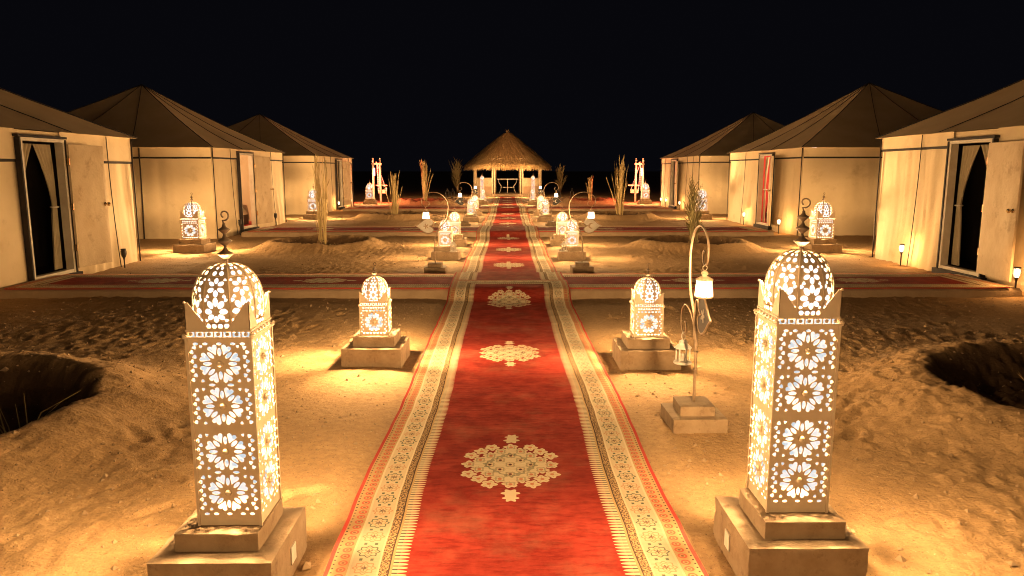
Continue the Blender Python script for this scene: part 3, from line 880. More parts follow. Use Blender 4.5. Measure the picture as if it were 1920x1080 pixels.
def heart_outline(n=40):
    pts = []
    for i in range(n):
        t = 2 * PI * i / n
        x = 16 * math.sin(t) ** 3; y = 13 * math.cos(t) - 5 * math.cos(2 * t) - 2 * math.cos(3 * t) - math.cos(4 * t)
        pts.append((.165 - (y + 2.6) * .0098, .72 + x * .0071))         # lying on its side, tip outwards
    return pts
def emblem(kind):
    cu, cz = .135, .72
    if kind == 'star':
        return [(cu + math.cos(PI / 2 + i * PI / 5) * (.045 if i % 2 == 0 else .018), cz + math.sin(PI / 2 + i * PI / 5) * (.045 if i % 2 == 0 else .018)) for i in range(10)]
    if kind in ('crescent', 'moon'):
        a = [(cu + .045 * math.cos(t), cz + .045 * math.sin(t)) for t in [R(50 + i * 26) for i in range(11)]]
        b_ = [(cu + .018 + .034 * math.cos(t), cz + .034 * math.sin(t)) for t in [R(300 - i * 24) for i in range(11)]]
        return a + b_
    return [(cu + math.cos(t) * (.030 + .014 * math.cos(5 * t)), cz + math.sin(t) * (.030 + .014 * math.cos(5 * t))) for t in [2 * PI * i / 40 for i in range(40)]]
def hook_post(x, y, s, rot, label, kind, power):
    t = thing('lamp_post', label, 'lamp post', (x, y, 0), (0 if s > 0 else PI) + rot, 'scrolled iron lamp posts')
    key = ('post', rnd.randrange(2))
    if key not in BLOCKS:
        BLOCKS[key] = (rough_block(.335, .335, .14, 40 + key[1], .004), rough_block(.215, .215, .065, 50 + key[1], .004))
    link('lower_block', BLOCKS[key][0], t, None, (0, 0, -.05), -rot + .03); link('upper_block', BLOCKS[key][1], t, None, (0, 0, .087), -rot)
    to3 = lambda p: [(u, 0, z) for u, z in p]
    pts = smooth_path(to3(POST)); n = len(pts)
    part(MB().tube(pts, [.0095 - .0045 * i / n for i in range(n)], 7), 'pole', 'iron', t, True)
    mb = MB().tube(smooth_path([(u, .007, z) for u, z in BRANCH]), .0055, 6)
    for z in (.47, .36): mb.tube([(0.006 + .014 * math.cos(a), .014 * math.sin(a), z) for a in [2 * PI * i / 10 for i in range(10)]], .004, 5, True)
    part(mb, 'branch', 'iron', t, True)
    part(MB().tube(smooth_path([(u, -.008, z) for u, z in SCROLL]), .0055, 6), 'scroll', 'iron', t, True)
    ho = heart_outline()
    h = part(MB().tube([(u, 0, z) for u, z in ho], .007, 6, True), 'heart_frame', 'iron', t, True)
    tris = tessellate_polygon([[Vector((u, z, 0)) for u, z in ho]])
    k = len(ho)
    mb = MB().add([(u, -.0015, z) for u, z in ho] + [(u, .0015, z) for u, z in ho], [tuple(q) for q in tris] + [tuple(i + k for i in q[::-1]) for q in tris])
    part(mb, 'heart_plate', 'plate' if kind == 'flower' and rot == 0 or kind == 'moon' else 'black_metal', h)
    em_ = emblem(kind); k = len(em_)
    tris = tessellate_polygon([[Vector((u, z, 0)) for u, z in em_]])
    mb = MB()
    for yy in (-.004, .004): mb.add([(u, yy, z) for u, z in em_], [tuple(q) for q in tris])
    mb.add([(u, -.004, z) for u, z in em_] + [(u, .004, z) for u, z in em_], [(i, (i + 1) % k, (i + 1) % k + k, i + k) for i in range(k)])
    part(mb, 'crescent' if kind == 'moon' else kind, 'iron' if kind == 'flower' and rot == 0 or kind == 'moon' else 'plate', h)
    return t
def world_pt(t, p):
    return Matrix.Translation(t.location) @ Matrix.Rotation(t.rotation_euler.z, 4, 'Z') @ Vector(p)
def hanging_lamp(p, rz, label, power):
    """lit tapered glass lantern on a ring"""
    t = thing('hanging_lantern', label, 'lantern', p, rz, 'lit lanterns hung from the iron posts')
    mb = MB()
    mb.tube([(0, .014 * math.cos(a), -.012 + .014 * math.sin(a)) for a in [2 * PI * i / 12 for i in range(12)]], .0025, 5, True)
    mb.lathe([(.004, -.026), (.018, -.034), (.022, -.046), (.012, -.056), (.030, -.066), (.052, -.078), (.053, -.084)], 12)
    part(mb, 'cap', 'white_metal', t, True)
    mb = MB().lathe([(.040, -.084), (.043, -.11), (.050, -.165), (.051, -.178)], 12)
    part(mb, 'glass', 'bulb_glass', t, True)
    mb = MB().lathe([(.053, -.178), (.055, -.184), (.048, -.190), (.02, -.194)], 12)
    for i in range(6):
        a = i * PI / 3
        mb.bar((math.cos(a) * .045, math.sin(a) * .045, -.084), (math.cos(a) * .054, math.sin(a) * .054, -.18), .004)
    part(mb, 'cage', 'white_metal', t)
    lamp(t, (0, 0, -.13), power, .025)
    return t
def small_lantern(p, rz, label):
    """unlit white lantern with glass sides, hung from a scroll"""
    t = thing('hanging_lantern', label, 'lantern', p, rz, 'small white lanterns hung from the iron posts')
    part(MB().tube([(.022 * math.cos(a), 0, -.02 + .026 * math.sin(a)) for a in [2 * PI * i / 14 for i in range(14)]], .003, 5, True), 'handle', 'enamel', t)
    part(MB().lathe([(.010, -.042), (.026, -.050), (.028, -.066), (.030, -.070), (.056, -.092), (.058, -.098), (.05, -.100)], 8, rot=PI / 8), 'roof', 'enamel', t)
    mb = MB()
    for i in range(6):
        a = i * PI / 3
        mb.bar((math.cos(a) * .043, math.sin(a) * .043, -.1), (math.cos(a) * .043, math.sin(a) * .043, -.185), .007)
    mb.lathe([(.05, -.183), (.058, -.187), (.060, -.200), (.054, -.203)], 12)
    part(mb, 'frame', 'enamel', t)
    part(MB().lathe([(.02, -.184), (.02, -.14), (.014, -.135), (.002, -.13)], 8), 'candle', 'linen', t)
    return t
POSTS = [(1.135, 4.38, 1, R(-90), 'flower', 'closest scrolled iron lamp post, beside the small right pedestal', 'closest iron post'),
         (-1.15, 11.35, -1, 0, 'flower', 'scrolled iron lamp post left of the runner, behind the first side carpet', 'left post behind the first side carpet'),
         (1.15, 11.42, 1, 0, 'moon', 'scrolled iron lamp post right of the runner, behind the first side carpet', 'right post behind the first side carpet'),
         (-1.22, 20.7, -1, 0, 'star', 'iron lamp post with star emblem left of runner, behind the middle side carpet', 'star-emblem post'),
         (1.22, 20.7, 1, 0, 'crescent', 'iron lamp post with crescent emblem right of runner, behind the middle side carpet', 'crescent-emblem post on the right'),
         (-1.22, 30.7, -1, 0, 'crescent', 'farthest iron lamp post left of the runner, near the pavilion', 'farthest left post'),
         (1.22, 30.7, 1, 0, 'star', 'farthest iron lamp post right of the runner, near the pavilion', 'farthest right post')]
PW_H = 1000.0
for x, y, s, rot, kind, lab, short in POSTS:
    t = hook_post(x, y, s, rot, lab, kind, 0)
    hanging_lamp(world_pt(t, (.132, 0, 1.018)), t.rotation_euler.z, 'lit lantern on the hook of the ' + short, PW_H)
    small_lantern(world_pt(t, (-.285, -.008, .520)), t.rotation_euler.z + .3, 'small unlit white lantern on the scroll of the ' + short)

# ------------------------------------------------------------------ torch lights by the tent doors
def torch(x, y, label, lit=True, z=0.0, h=.36, power=230.0):
    t = thing('torch_light', label, 'torch light', (x, y, z), rnd.uniform(0, 1), 'small torch lights beside the tent doors')
    part(MB().lathe([(.004, -.08), (.010, -.05), (.012, h - .17), (.018, h - .14), (.026, h - .125), (.03, h - .118)], 8), 'stake', 'black_metal', t, True)
    mb = MB()
    for i in range(6):
        a = i * PI / 3
        mb.tube([(math.cos(a) * r, math.sin(a) * r, zz) for r, zz in ((.028, h - .12), (.043, h - .075), (.045, h - .03), (.036, h))], .0032, 5)
    mb.lathe([(.036, h - .004), (.042, h), (.042, h + .014), (.02, h + .018)], 12)
    part(mb, 'cage', 'black_metal', t)
    part(MB().lathe([(.022, h - .118), (.034, h - .075), (.035, h - .03), (.028, h - .006)], 10), 'glass', 'flame_glass' if lit else 'black_metal', t, True)
    if lit: lamp(t, (0, 0, h - .06), power, .02, (1.0, .50, .16))
    return t

# ------------------------------------------------------------------ tents
def tent(s, X0, D, ya, yb, dy0, dy1, panel_to, eave, drop, apex, label, lit=None, seams=(), side_seams=(1.6, 3.6), door_open=172):
    """s: side of the aisle; front wall at x = s*X0 with the doorway between dy0 and dy1; panel_to: y where the open door leaf ends"""
    root = thing('canvas_tent', label, 'tent', (s * X0, (ya + yb) / 2, 0), 0, 'beige canvas tents along the aisle')
    ox, oy = s * X0, (ya + yb) / 2
    L = lambda p: (p[0] - ox, p[1] - oy, p[2])
    X1 = X0 + D
    sd = hash((s, int(ya))) % 97
    def wall(a, b_, z0, z1, nu, nv, name='wall_panel', m='canvas', fold=.032, flare=.07):
        a, b_ = Vector((*a, 0)), Vector((*b_, 0)); d = b_ - a; ln = d.length
        n_ = Vector((d.y, -d.x, 0)).normalized()
        c = Vector((s * (X0 + D / 2), (ya + yb) / 2, 0))
        if (a - c).dot(n_) < 0: n_ = -n_
        def fn(u, v):
            p = a + d * u; z = z0 + (z1 - z0) * v
            edge = min(1, 5 * min(u, 1 - u))
            f = noise.noise(Vector((ln * u * 5.5 + sd, z * .45 + u, sd))) * .75 + noise.noise(Vector((ln * u * 14, z * .7 + u * 2, sd + 3))) * .35
            f = f * fold * (1.25 - .5 * v) * edge + .03 * noise.noise(Vector((ln * u * 1.2, z * .8, sd + 9))) * edge
            f += flare * (1 - v) ** 2 * min(1, ln * 2.5 * min(u, 1 - u)) ** .5
            p = p + n_ * f
            return L((p.x, p.y, z))
        return part(MB().grid(fn, nu, nv), name, m, root, True)
    fx = s * X0
    sill, dtop = .12, 1.965
    walls = []
    wall((fx, ya), (fx, dy0 - .04), -.05, eave, 46, 20)
    wall((fx, dy1 + .04), (fx, yb), -.05, eave, 46, 20)
    wall((fx, dy0 - .04), (fx, dy1 + .04), dtop + .04, eave, 10, 2, flare=0)
    wall((fx, ya), (s * X1, ya), -.05, eave, 70, 20)
    wall((fx, yb), (s * X1, yb), -.05, eave, 40, 12)
    wall((s * X1, ya), (s * X1, yb), -.05, eave, 40, 10)
    # valance and black trim
    def strip(a, b_, z0, z1, off, name, m, th=.0):
        a, b_ = Vector((*a, 0)), Vector((*b_, 0)); d = b_ - a; ln = d.length
        n_ = Vector((d.y, -d.x, 0)).normalized(); c = Vector((s * (X0 + D / 2), (ya + yb) / 2, 0))
        if (a - c).dot(n_) < 0: n_ = -n_
        def fn(u, v):
            p = a + d * u; w_ = .008 * noise.noise(Vector((ln * u * 4, sd, 8)))
            p = p + n_ * (off + w_)
            return L((p.x, p.y, z0 + (z1 - z0) * v + .006 * noise.noise(Vector((ln * u * 3, sd, 1))) * (1 - v)))
        return part(MB().grid(fn, 40, 1), name, m, root, True)
    e = .012
    edges = [((fx, ya - e), (fx, dy0 - .05)), ((fx, dy1 + .05), (fx, yb + e)), ((fx - s * e, ya), (s * X1, ya)), ((fx - s * e, yb), (s * X1, yb))]
    for a, b_ in edges:
        strip(a, b_, eave - drop, eave + .01, .028, 'valance', 'canvas')
        strip(a, b_, eave - drop - .028, eave - drop + .012, .033, 'trim', 'piping')
    # vertical piping
    def pipe(p, q, w_=.024, name='seam'):
        return part(MB().bar(L(p), L(q), w_, w_ * .5), name, 'piping', root)
    zb = .0
    fo = .036
    for yy in [ya, yb] + list(seams):
        bx_ = fx - s * (fo + .066); tx = fx - s * fo
        mb = MB().tube([L((tx - s * (.0 if yy in (ya, yb) else .07) * (1 - k / 6) ** 2 - s*.004, yy, zb + (eave - zb) * k / 6)) for k in range(7)], .012 if yy in (ya, yb) else .007, 5)
        part(mb, 'seam', 'piping', root, True)
    for dx in side_seams:
        mb = MB().tube([L((s * (X0 + dx), ya - fo - .07 * (1 - k / 6) ** 2, zb + (eave - zb) * k / 6)) for k in range(7)], .016, 5)
        part(mb, 'seam', 'piping', root, True)
    # roof: four sagging slopes to one peak
    oh = .10
    cx_, cy_ = s * (X0 + D / 2), (ya + yb) / 2
    C = [Vector((s * (X0 - oh), ya - oh, eave + .004)), Vector((s * (X0 - oh), yb + oh, eave + .004)), Vector((s * (X1 + oh), yb + oh, eave + .004)), Vector((s * (X1 + oh), ya - oh, eave + .004))]
    A = Vector((cx_, cy_, apex))
    def rp(a, b_, u, v):
        p = (a + (b_ - a) * u).lerp(A, v)
        p.z -= .12 * math.sin(PI * v) ** 1.0 * (.55 + .45 * math.sin(PI * u)) * (1 - .3 * v)
        p.z += .012 * noise.noise(Vector((p.x * 2, p.y * 2, sd)))
        return p
    for i in range(4):
        a, b_ = C[i], C[(i + 1) % 4]
        part(MB().grid(lambda u, v: L(rp(a, b_, u, v)), 20, 16), 'roof_slope', 'roof_canvas', root, True)
        for u in (0.0, .34, .67):
            r_ = .011 if u == 0 else .007
            up = Vector((0, 0, .010))
            part(MB().tube([L(rp(a, b_, u, v / 14) + up) for v in range(15)], r_, 5), 'roof_seam', 'piping', root, True)
    # doorway
    fd = .045
    mb = MB()
    xf0, xf1 = sorted((fx - s * .085, fx + s * .03))
    mb.box(xf0 - ox, xf1 - ox, dy0 - .045 - oy, dy0 - oy, sill - .1, dtop); mb.box(xf0 - ox, xf1 - ox, dy1 - oy, dy1 + .045 - oy, sill - .1, dtop)
    mb.box(xf0 - ox, xf1 - ox, dy0 - .045 - oy, dy1 + .045 - oy, dtop, dtop + .045)
    mb.box(xf0 - ox + (.004), xf1 - ox - .004, dy0 - oy, dy1 - oy, sill - .03, sill + .02)
    part(mb, 'door_frame', 'door_frame', root)
    mb = MB()
    x0_, x1_ = sorted((fx - s * .098, fx - s * .02))
    for yy in (dy0 - .08, dy1 + .052): mb.box(x0_ - ox, x1_ - ox, yy - oy, yy + .028 - oy, sill - .12, dtop + .04)
    mb.box(x0_ - ox, x1_ - ox, dy0 - .10 - oy, dy1 + .10 - oy, dtop + .05, dtop + .082)
    mb.box(x0_ - ox - .03, x1_ - ox + .03, dy0 - .14 - oy, dy1 + .14 - oy, .0, sill - .035)
    part(mb, 'door_surround', 'piping', root)
    # open leaf folded back against the wall
    far = panel_to > dy1
    hy = dy1 + .05 if far else dy0 - .05
    ln = abs(panel_to - hy); sg = 1 if far else -1
    ang = R(180 - door_open)
    def lp(q, zz, d_):
        yy = hy + sg * q * math.cos(ang); xx = fx - s * (.105 + q * math.sin(ang) + d_)
        return L((xx, yy, zz))
    def leaf(u, v, d_):
        zz = sill + .03 + (dtop - sill - .05) * v
        bul = .010 * noise.noise(Vector((u * 4, v * 6, sd))) + .006 * noise.noise(Vector((u * 11, v * 13, sd)))
        ed = min(1, 12 * min(u, 1 - u, v, 1 - v))
        return lp(u * ln, zz, d_ + (bul + .012) * ed)
    mb = MB().grid(lambda u, v: leaf(u, v, .03), 18, 30)
    mb.grid(lambda u, v: lp(u * ln, sill + .03 + (dtop - sill - .05) * v, 0), 2, 2)
    rim = [(0, 0), (1, 0), (1, 1), (0, 1)]
    for i in range(4):
        (u0, v0_), (u1, v1) = rim[i], rim[(i + 1) % 4]
        zz = lambda v: sill + .03 + (dtop - sill - .05) * v
        mb.add([lp(u0 * ln, zz(v0_), 0), lp(u1 * ln, zz(v1), 0), lp(u1 * ln, zz(v1), .03), lp(u0 * ln, zz(v0_), .03)], [(0, 1, 2, 3)])
    door = part(mb, 'door', 'door_cloth', root, True)
    mb = MB()
    k1 = Vector(lp(ln - .07, 1.06, .04)); out = Vector((-s, 0, 0))
    mb.tube([k1, k1 + out * .03], .012, 8); mb.ball(k1 + out * .055, .03, 10)
    mb.tube([k1 - out * .0, k1 + out * .008], .03, 10)
    part(mb, 'knob', 'brass', door, True)
    for zz in (.45, 1.05, 1.7): part(MB().bar(lp(.0, zz - .05, .016), lp(.0, zz + .05, .016), .03), 'hinge', 'brass', door)
    # curtains tied back inside the doorway
    for e_, (y_edge, dr_) in enumerate(((dy0, 1), (dy1, -1))):
        wid = (dy1 - dy0)
        if lit and e_ == (0 if s > 0 else 1): continue        # one half drawn right back out of sight
        def cf(u, v):
            zz = sill + .03 + (dtop - sill - .06) * v
            tie = 1.05
            if zz > tie: k = (zz - tie) / (dtop - tie); w_ = .10 + (.50 - .10) * k ** 1.5
            else: k = (tie - zz) / (tie - sill); w_ = .10 + .12 * k ** .6
            w_ *= wid * (.5 if lit else 1)
            fold = .03 * math.sin(u * 30 + e_ + 1.5 * noise.noise(Vector((v * 2, u, sd)))) * (.35 + .65 * (w_ / wid) ** .3)
            return L((fx + s * (.09 + fold), y_edge + dr_ * w_ * u, zz))
        c = part(MB().grid(cf, 44, 26), 'curtain', 'red_cloth' if lit == 'red' and e_ == 0 else 'curtain', root, True)
        part(MB().tube([L((fx + s * (.09 + .05 * math.cos(a)), y_edge + dr_ * (.05 * wid + .055 * wid * math.sin(a)), 1.05)) for a in [2 * PI * i / 12 for i in range(12)]], .012, 5, True), 'tie', 'linen', c)
    # floor inside
    x0_, x1_ = sorted((fx + s * .14, s * X1 - s * .12))
    part(MB().box(x0_ - ox, x1_ - ox, ya + .12 - oy, yb - .12 - oy, .02, .06), 'floor', 'red_cloth' if lit else 'shade_floor', root)  # unlit tents: floor colour blackened to hold the indoor shade
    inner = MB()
    if not lit:                                     # added near-black sheet standing in for the shade inside
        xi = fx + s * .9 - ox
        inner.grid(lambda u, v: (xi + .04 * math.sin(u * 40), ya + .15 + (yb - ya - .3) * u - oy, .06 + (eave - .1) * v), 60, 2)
        part(inner, 'lining_or_shade', 'shade_sheet', root, True)
    if lit:
        x0_, x1_ = sorted((fx + s * .2, s * X1 - s * .25))
        inner.box(x1_ - ox - .03 if s > 0 else x0_ - ox, x1_ - ox if s > 0 else x0_ - ox + .03, ya + .2 - oy, yb - .2 - oy, .06, eave)
        inner.box(x0_ - ox, x1_ - ox, yb - .26 - oy, yb - .22 - oy, .06, eave)
        part(inner, 'lining_or_shade', 'red_cloth' if lit == 'red' else 'canvas', root)
        # bed and the lamp that lights it
        bx_ = fx + s * 1.55; by_ = (dy0 + dy1) / 2 + (1.15 if s < 0 else 1.0)
        bd = thing('bed', ('bed with white pillows and red blanket inside the second tent on the right' if lit == 'red' else 'bed with pale linen inside the second tent on the left'), 'bed', (bx_, by_, .06))
        part(MB().box(-.95, .95, -.7, .7, 0, .28), 'bed_frame', 'black_metal', bd)
        def mt(u, v):
            x_ = -.95 + 1.9 * u; y_ = -.7 + 1.4 * v; r_ = min(1, 12 * min(u, 1 - u, v, 1 - v))
            return (x_, y_, .28 + .24 * r_ ** .5 + .025 * noise.noise(Vector((x_ * 4, y_ * 4, sd))) * r_)
        part(MB().grid(mt, 30, 24), 'mattress', 'linen', bd, True)
        def bl(u, v):
            x_ = (-.97 if s > 0 else -.3) + 1.27 * u; y_ = -.74 + 1.48 * v; r_ = min(1, 8 * min(v, 1 - v))
            return (x_, y_, .12 + .44 * r_ ** .5 + .035 * noise.noise(Vector((x_ * 4, y_ * 4, sd + 4))) * r_)
        part(MB().grid(bl, 26, 26), 'blanket', 'blanket' if lit == 'red' else 'linen', bd, True)
        for yy in (-.34, .34):
            mb = MB().ball((s * .72, yy, .64), .27, 12, .42)
            part(mb, 'pillow', 'linen', bd, True)
        lp_ = thing('pendant_lamp', f'small lit pendant lamp hanging inside the second tent on the {SIDE[s]}', 'lamp', (fx + s * 1.3, (dy0 + dy1) / 2 + .2, 2.25))
        part(MB().tube([(0, 0, 0), (0, 0, .45)], .005, 5), 'cord', 'black_metal', lp_)
        part(MB().ball((0, 0, -.06), .07, 10), 'globe', 'bulb_glass', lp_, True)
        lamp(lp_, (0, 0, -.06), 5200 if lit == 'red' else 3200, .05, (1, .62, .34))
    return root
tent(-1, 6.50, 5.8, 7.2, 12.78, 9.86, 10.74, 11.52, 2.11, .40, 3.75, 'beige canvas tent on the left with the closest dark doorway', seams=(8.4, 12.0), side_seams=())
tent(1, 6.72, 5.8, 7.6, 13.30, 10.22, 11.12, 9.30, 2.14, .21, 3.9, 'beige canvas tent on the right with the closest dark doorway', seams=(9.1, 12.0), side_seams=())
tent(-1, 6.83, 5.5, 17.1, 22.45, 18.72, 19.62, 20.55, 2.09, .22, 3.78, 'second beige canvas tent on the left, pale lit bed inside', lit='warm', seams=(18.2, 21.3), side_seams=(1.62, 3.4))
tent(1, 7.10, 5.7, 17.8, 23.6, 19.72, 20.62, 18.95, 2.11, .22, 3.95, 'second beige canvas tent on the right, red lit interior with bed', lit='red', seams=(22.0,), side_seams=(1.95, 3.8), door_open=165)
tent(-1, 6.93, 5.8, 26.6, 32.9, 29.75, 30.6, 31.5, 2.09, .22, 3.78, 'farthest beige canvas tent on the left, near the swing seat', seams=(27.9, 28.9, 32.2), side_seams=(1.7, 3.4))
tent(1, 7.05, 5.9, 27.1, 33.8, 30.6, 31.5, 29.7, 2.10, .22, 3.9, 'farthest beige canvas tent on the right, near the swing seat', seams=(28.0, 28.9, 32.9), side_seams=(1.7, 3.4))

torch(6.50, 12.0, 'lit torch light at far side of the closest right tent doorway')
torch(6.38, 9.06, 'lit torch light at the right edge, near the closest right tent door leaf')
torch(6.93, 21.5, 'lit torch light left of the red-lit tent doorway')
torch(6.80, 18.35, 'lit torch light in front of the red-lit tent door leaf')
torch(6.92, 33.2, 'lit torch light at the far corner of the farthest right tent')
torch(6.92, 32.2, 'lit torch light left of the farthest right tent doorway')
torch(6.85, 29.3, 'lit torch light right of the farthest right tent doorway')
torch(-6.70, 29.2, 'lit torch light left of the farthest left tent doorway')
torch(-6.75, 31.7, 'lit torch light right of the farthest left tent doorway')
torch(-6.62, 18.1, 'unlit black torch light left of the second left tent doorway', lit=False)
torch(-6.60, 20.85, 'unlit black torch light below the second left tent door leaf', lit=False)
torch(-6.28, 11.9, 'unlit black torch light under the closest left tent door leaf', lit=False, h=.3)

# ------------------------------------------------------------------ palms and grass
def frond_mesh(ln, lean, curl, seed, leaflets, width, spread):
    g = random.Random(seed); mb = MB()
    N = 12; pts = []
    x = z = 0.0; a = lean
    for i in range(N + 1):
        pts.append(Vector((x, 0, z))); a2 = a + curl * (i / N) ** 2
        x += math.sin(a2) * ln / N; z += math.cos(a2) * ln / N
    mb.tube(pts, [width * (1 - .85 * i / N) for i in range(N + 1)], 4)
    for i in range(leaflets):
        t = .25 + .75 * (i + g.random()) / leaflets
        k = min(N - 1, int(t * N)); p = pts[k].lerp(pts[k + 1], t * N - k)
        d = (pts[k + 1] - pts[k]).normalized()
        side = g.choice((-1, 1)); sp = spread * g.uniform(.4, 1.3)
        l_ = ln * g.uniform(.16, .27) * (1.15 - .5 * t)
        dirv = (d * math.cos(sp) + Vector((0.35 * g.uniform(-1, 1), side, 0)).normalized() * math.sin(sp)).normalized()
        wv = d.cross(dirv).normalized() * width * g.uniform(.7, 1.1)
        wv2 = dirv.cross(wv).normalized() * width * .9
        mid = p + dirv * l_ * .5
        mb.add([p - wv2 * .5, mid - wv2, p + dirv * l_, mid + wv2, p + wv2 * .5], [(0, 1, 2, 3, 4)])
    return mb.mesh('frond')
def palm(x, y, h, label, n=14, splay=.10, m='frond', leaflets=16, width=.010, spread=.25, top_only=None, seed=1, z=None, stump=.22):
    z = _gi(x, y) - .02 if z is None else z
    t = thing('palm_tree', label, 'palm', (x, y, z), 0, 'young palms planted in sand basins')
    g = random.Random(seed)
    mb = MB().lathe([(.10, -.03), (.085, stump * .4), (.07, stump), (.03, stump * 1.25)], 10)
    for i in range(16):
        a = g.uniform(0, 6.28); zz = g.uniform(0.02, stump)
        c_, s_ = math.cos(a), math.sin(a)
        mb.add([(c_ * .07 - s_ * .02, s_ * .07 + c_ * .02, zz), (c_ * .07 + s_ * .02, s_ * .07 - c_ * .02, zz), (c_ * .12, s_ * .12, zz + .07), (c_ * .085, s_ * .085, zz + .09)], [(0, 1, 2), (0, 2, 3), (1, 3, 2)])
    part(mb, 'trunk', 'palm_trunk', t)
    for i in range(n):
        outer = i >= n * .72
        ln = h * (g.uniform(.78, 1.0) if not outer else g.uniform(.5, .85))
        f = frond_mesh(ln, g.uniform(0, splay) if not outer else g.uniform(splay, splay * 3.2), g.uniform(-.02, splay * (1.6 if not outer else 7)), seed * 100 + i, leaflets, width, spread * (1 if not outer else 1.5))
        a = g.uniform(0, 6.28); r = g.uniform(.01, .075)
        link('frond', f, t, m, (math.cos(a) * r, math.sin(a) * r, stump * .2), a)
    return t
palm(-3.82, 15.0, 1.92, 'tall bundle of dry palm stalks left of the runner, in a sand basin', 26, .055, leaflets=5, width=.012, spread=.18, seed=3)
# dead leaves heaped round that palm's foot
mb = MB(); g = random.Random(5)
for i in range(150):
    a = g.uniform(0, 6.28); r = .08 + .42 * g.random() ** .8
    p = Vector((math.cos(a) * r * 1.25, math.sin(a) * r, g.uniform(.02, .16) * (1.2 - r)))
    d = Vector((g.uniform(-1, 1), g.uniform(-1, 1), g.uniform(-.2, .7))).normalized() * g.uniform(.05, .12)
    w_ = d.cross(Vector((g.uniform(-1, 1), g.uniform(-1, 1), 1))).normalized() * .014
    mb.add([p - d, p - w_, p + d, p + w_ + Vector((0, 0, .012))], [(0, 1, 2, 3)])
o = part(mb, 'dead_leaves', 'frond', None, False, (-3.80, 14.92, _gi(-3.82, 15.0) + .0))
o['kind'] = 'stuff'; o['label'] = 'heap of dead leaves around the foot of the tall dry palm'; o['category'] = 'leaves'
palm(3.83, 15.05, 1.42, 'short green-topped young palm right of the runner, behind the closest iron post', 14, .07, m='frond_green', leaflets=26, width=.010, spread=.45, seed=11)
palm(-3.8, 24.7, 1.5, 'dry tied palm left of the runner, between middle and far side carpets', 20, .085, leaflets=10, width=.018, spread=.16, seed=21)
palm(3.76, 24.6, 1.9, 'dry tied palm with pointed top right of the runner, between middle and far side carpets', 20, .085, leaflets=10, width=.02, spread=.16, seed=31)
palm(-4.05, 36.0, 2.0, 'tall dry palm left of the pavilion, beyond the far side carpet', 18, .08, leaflets=12, width=.022, spread=.2, seed=41)
palm(4.15, 37.0, 1.3, 'short tied palm right of the pavilion, beyond the far side carpet', 16, .05, leaflets=10, width=.03, spread=.1, seed=51)
palm(-3.65, 54.0, 2.3, 'dim bushy palm just behind the pavilion on the left', 14, .2, leaflets=16, width=.025, spread=.4, seed=61, z=0)
palm(3.85, 54.0, 2.0, 'dim bushy palm just behind the pavilion on the right', 14, .2, leaflets=16, width=.025, spread=.4, seed=71, z=0)
palm(3.64, 4.62, .55, 'cut-back palm stump sprouting in the sand basin at the right edge', 15, .4, m='frond', leaflets=5, width=.010, spread=.5, seed=81, z=-.22, stump=.2)
# grass tuft in the near left basin
t = thing('grass_tuft', 'dry grass tuft growing in the dark sand basin at the left edge', 'grass', (-3.02, 4.28, -.33), 0)
g = random.Random(9)
for i in range(26):
    ln = g.uniform(.25, .62)
    f = MB().tube([(0, 0, 0), (.1 * ln, 0, .4 * ln), (.28 * ln, 0, .75 * ln), (g.uniform(.4, .7) * ln, 0, .95 * ln)], [.006, .006, .004, .001], 3)
    a = g.uniform(0, 6.28)
    part(f, 'blade', 'grass', t, False, (g.uniform(-.09, .09), g.uniform(-.09, .09), 0), a)

# ------------------------------------------------------------------ thatched pavilion
PY = 47.6; PR = 2.25
pv = thing('pavilion', 'octagonal open pavilion with shaggy thatched roof at the end of the carpet', 'pavilion', (0, PY, 0))
def octv(i, r): a = -PI / 2 + PI / 8 + i * PI / 4; return Vector((math.cos(a) * r, math.sin(a) * r, 0))
part(MB().lathe([(PR + .25, -.02), (PR + .25, .13), (PR + .22, .15)], 8, rot=PI / 8), 'floor', 'concrete', pv)
part(MB().box(-.95, .95, -PR - .28, -PR - .12 + .2, -.02, .09), 'step', 'concrete', pv)
for i in range(8):
    p = octv(i, PR); tdir = Vector((-p.y, p.x, 0)).normalized() * .075
    for k in (-1, 1):
        q = p + tdir * k
        part(MB().tube([q + Vector((0, 0, .15)), q + Vector((0, 0, 1.1)), q + Vector((0, 0, 2.25))], [.052, .047, .045], 10), 'post', 'post_wood', pv, True)
    a, b_ = octv(i, PR), octv((i + 1) % 8, PR)
    if i in (7, 3): continue                       # open at the entrance and straight across
    d = (b_ - a).normalized(); n_ = Vector((d.y, -d.x, 0)); ln = (b_ - a).length
    ang = math.atan2(d.y, d.x); mid = (a + b_) / 2
    w_ = part(MB().box(-ln / 2 + .1, ln / 2 - .1, -.05, .05, .15, .60), 'half_wall', 'plaster', pv, loc=mid, rz=ang)
    mb = MB().box(-ln / 2 + .08, ln / 2 - .08, -.04, .04, 1.05, 1.11); mb.box(-ln / 2 + .08, ln / 2 - .08, -.04, .04, .60, .64)
    mb.box(-ln / 2 + .1, ln / 2 - .1, -.012, .012, .64, 1.05)
    part(mb, 'railing', 'post_wood', w_)
    nz = 5; step = (ln - .24) / nz
    for k in range(nz):
        x0 = -ln / 2 + .12 + k * step
        for s in (-1, 1):
            mb = MB().add([(x0, s * .014, .65), (x0 + step, s * .014, .845), (x0, s * .014, 1.04), (x0, s * .034, .65), (x0 + step, s * .034, .845), (x0, s * .034, 1.04)], [(0, 1, 2), (3, 5, 4), (0, 3, 4, 1), (1, 4, 5, 2), (2, 5, 3, 0)])
            part(mb, 'carved_triangle', 'post_wood', w_)
mb = MB()
for i in range(8):
    mb.bar(octv(i, PR) + Vector((0, 0, 2.27)), octv((i + 1) % 8, PR) + Vector((0, 0, 2.27)), .09)
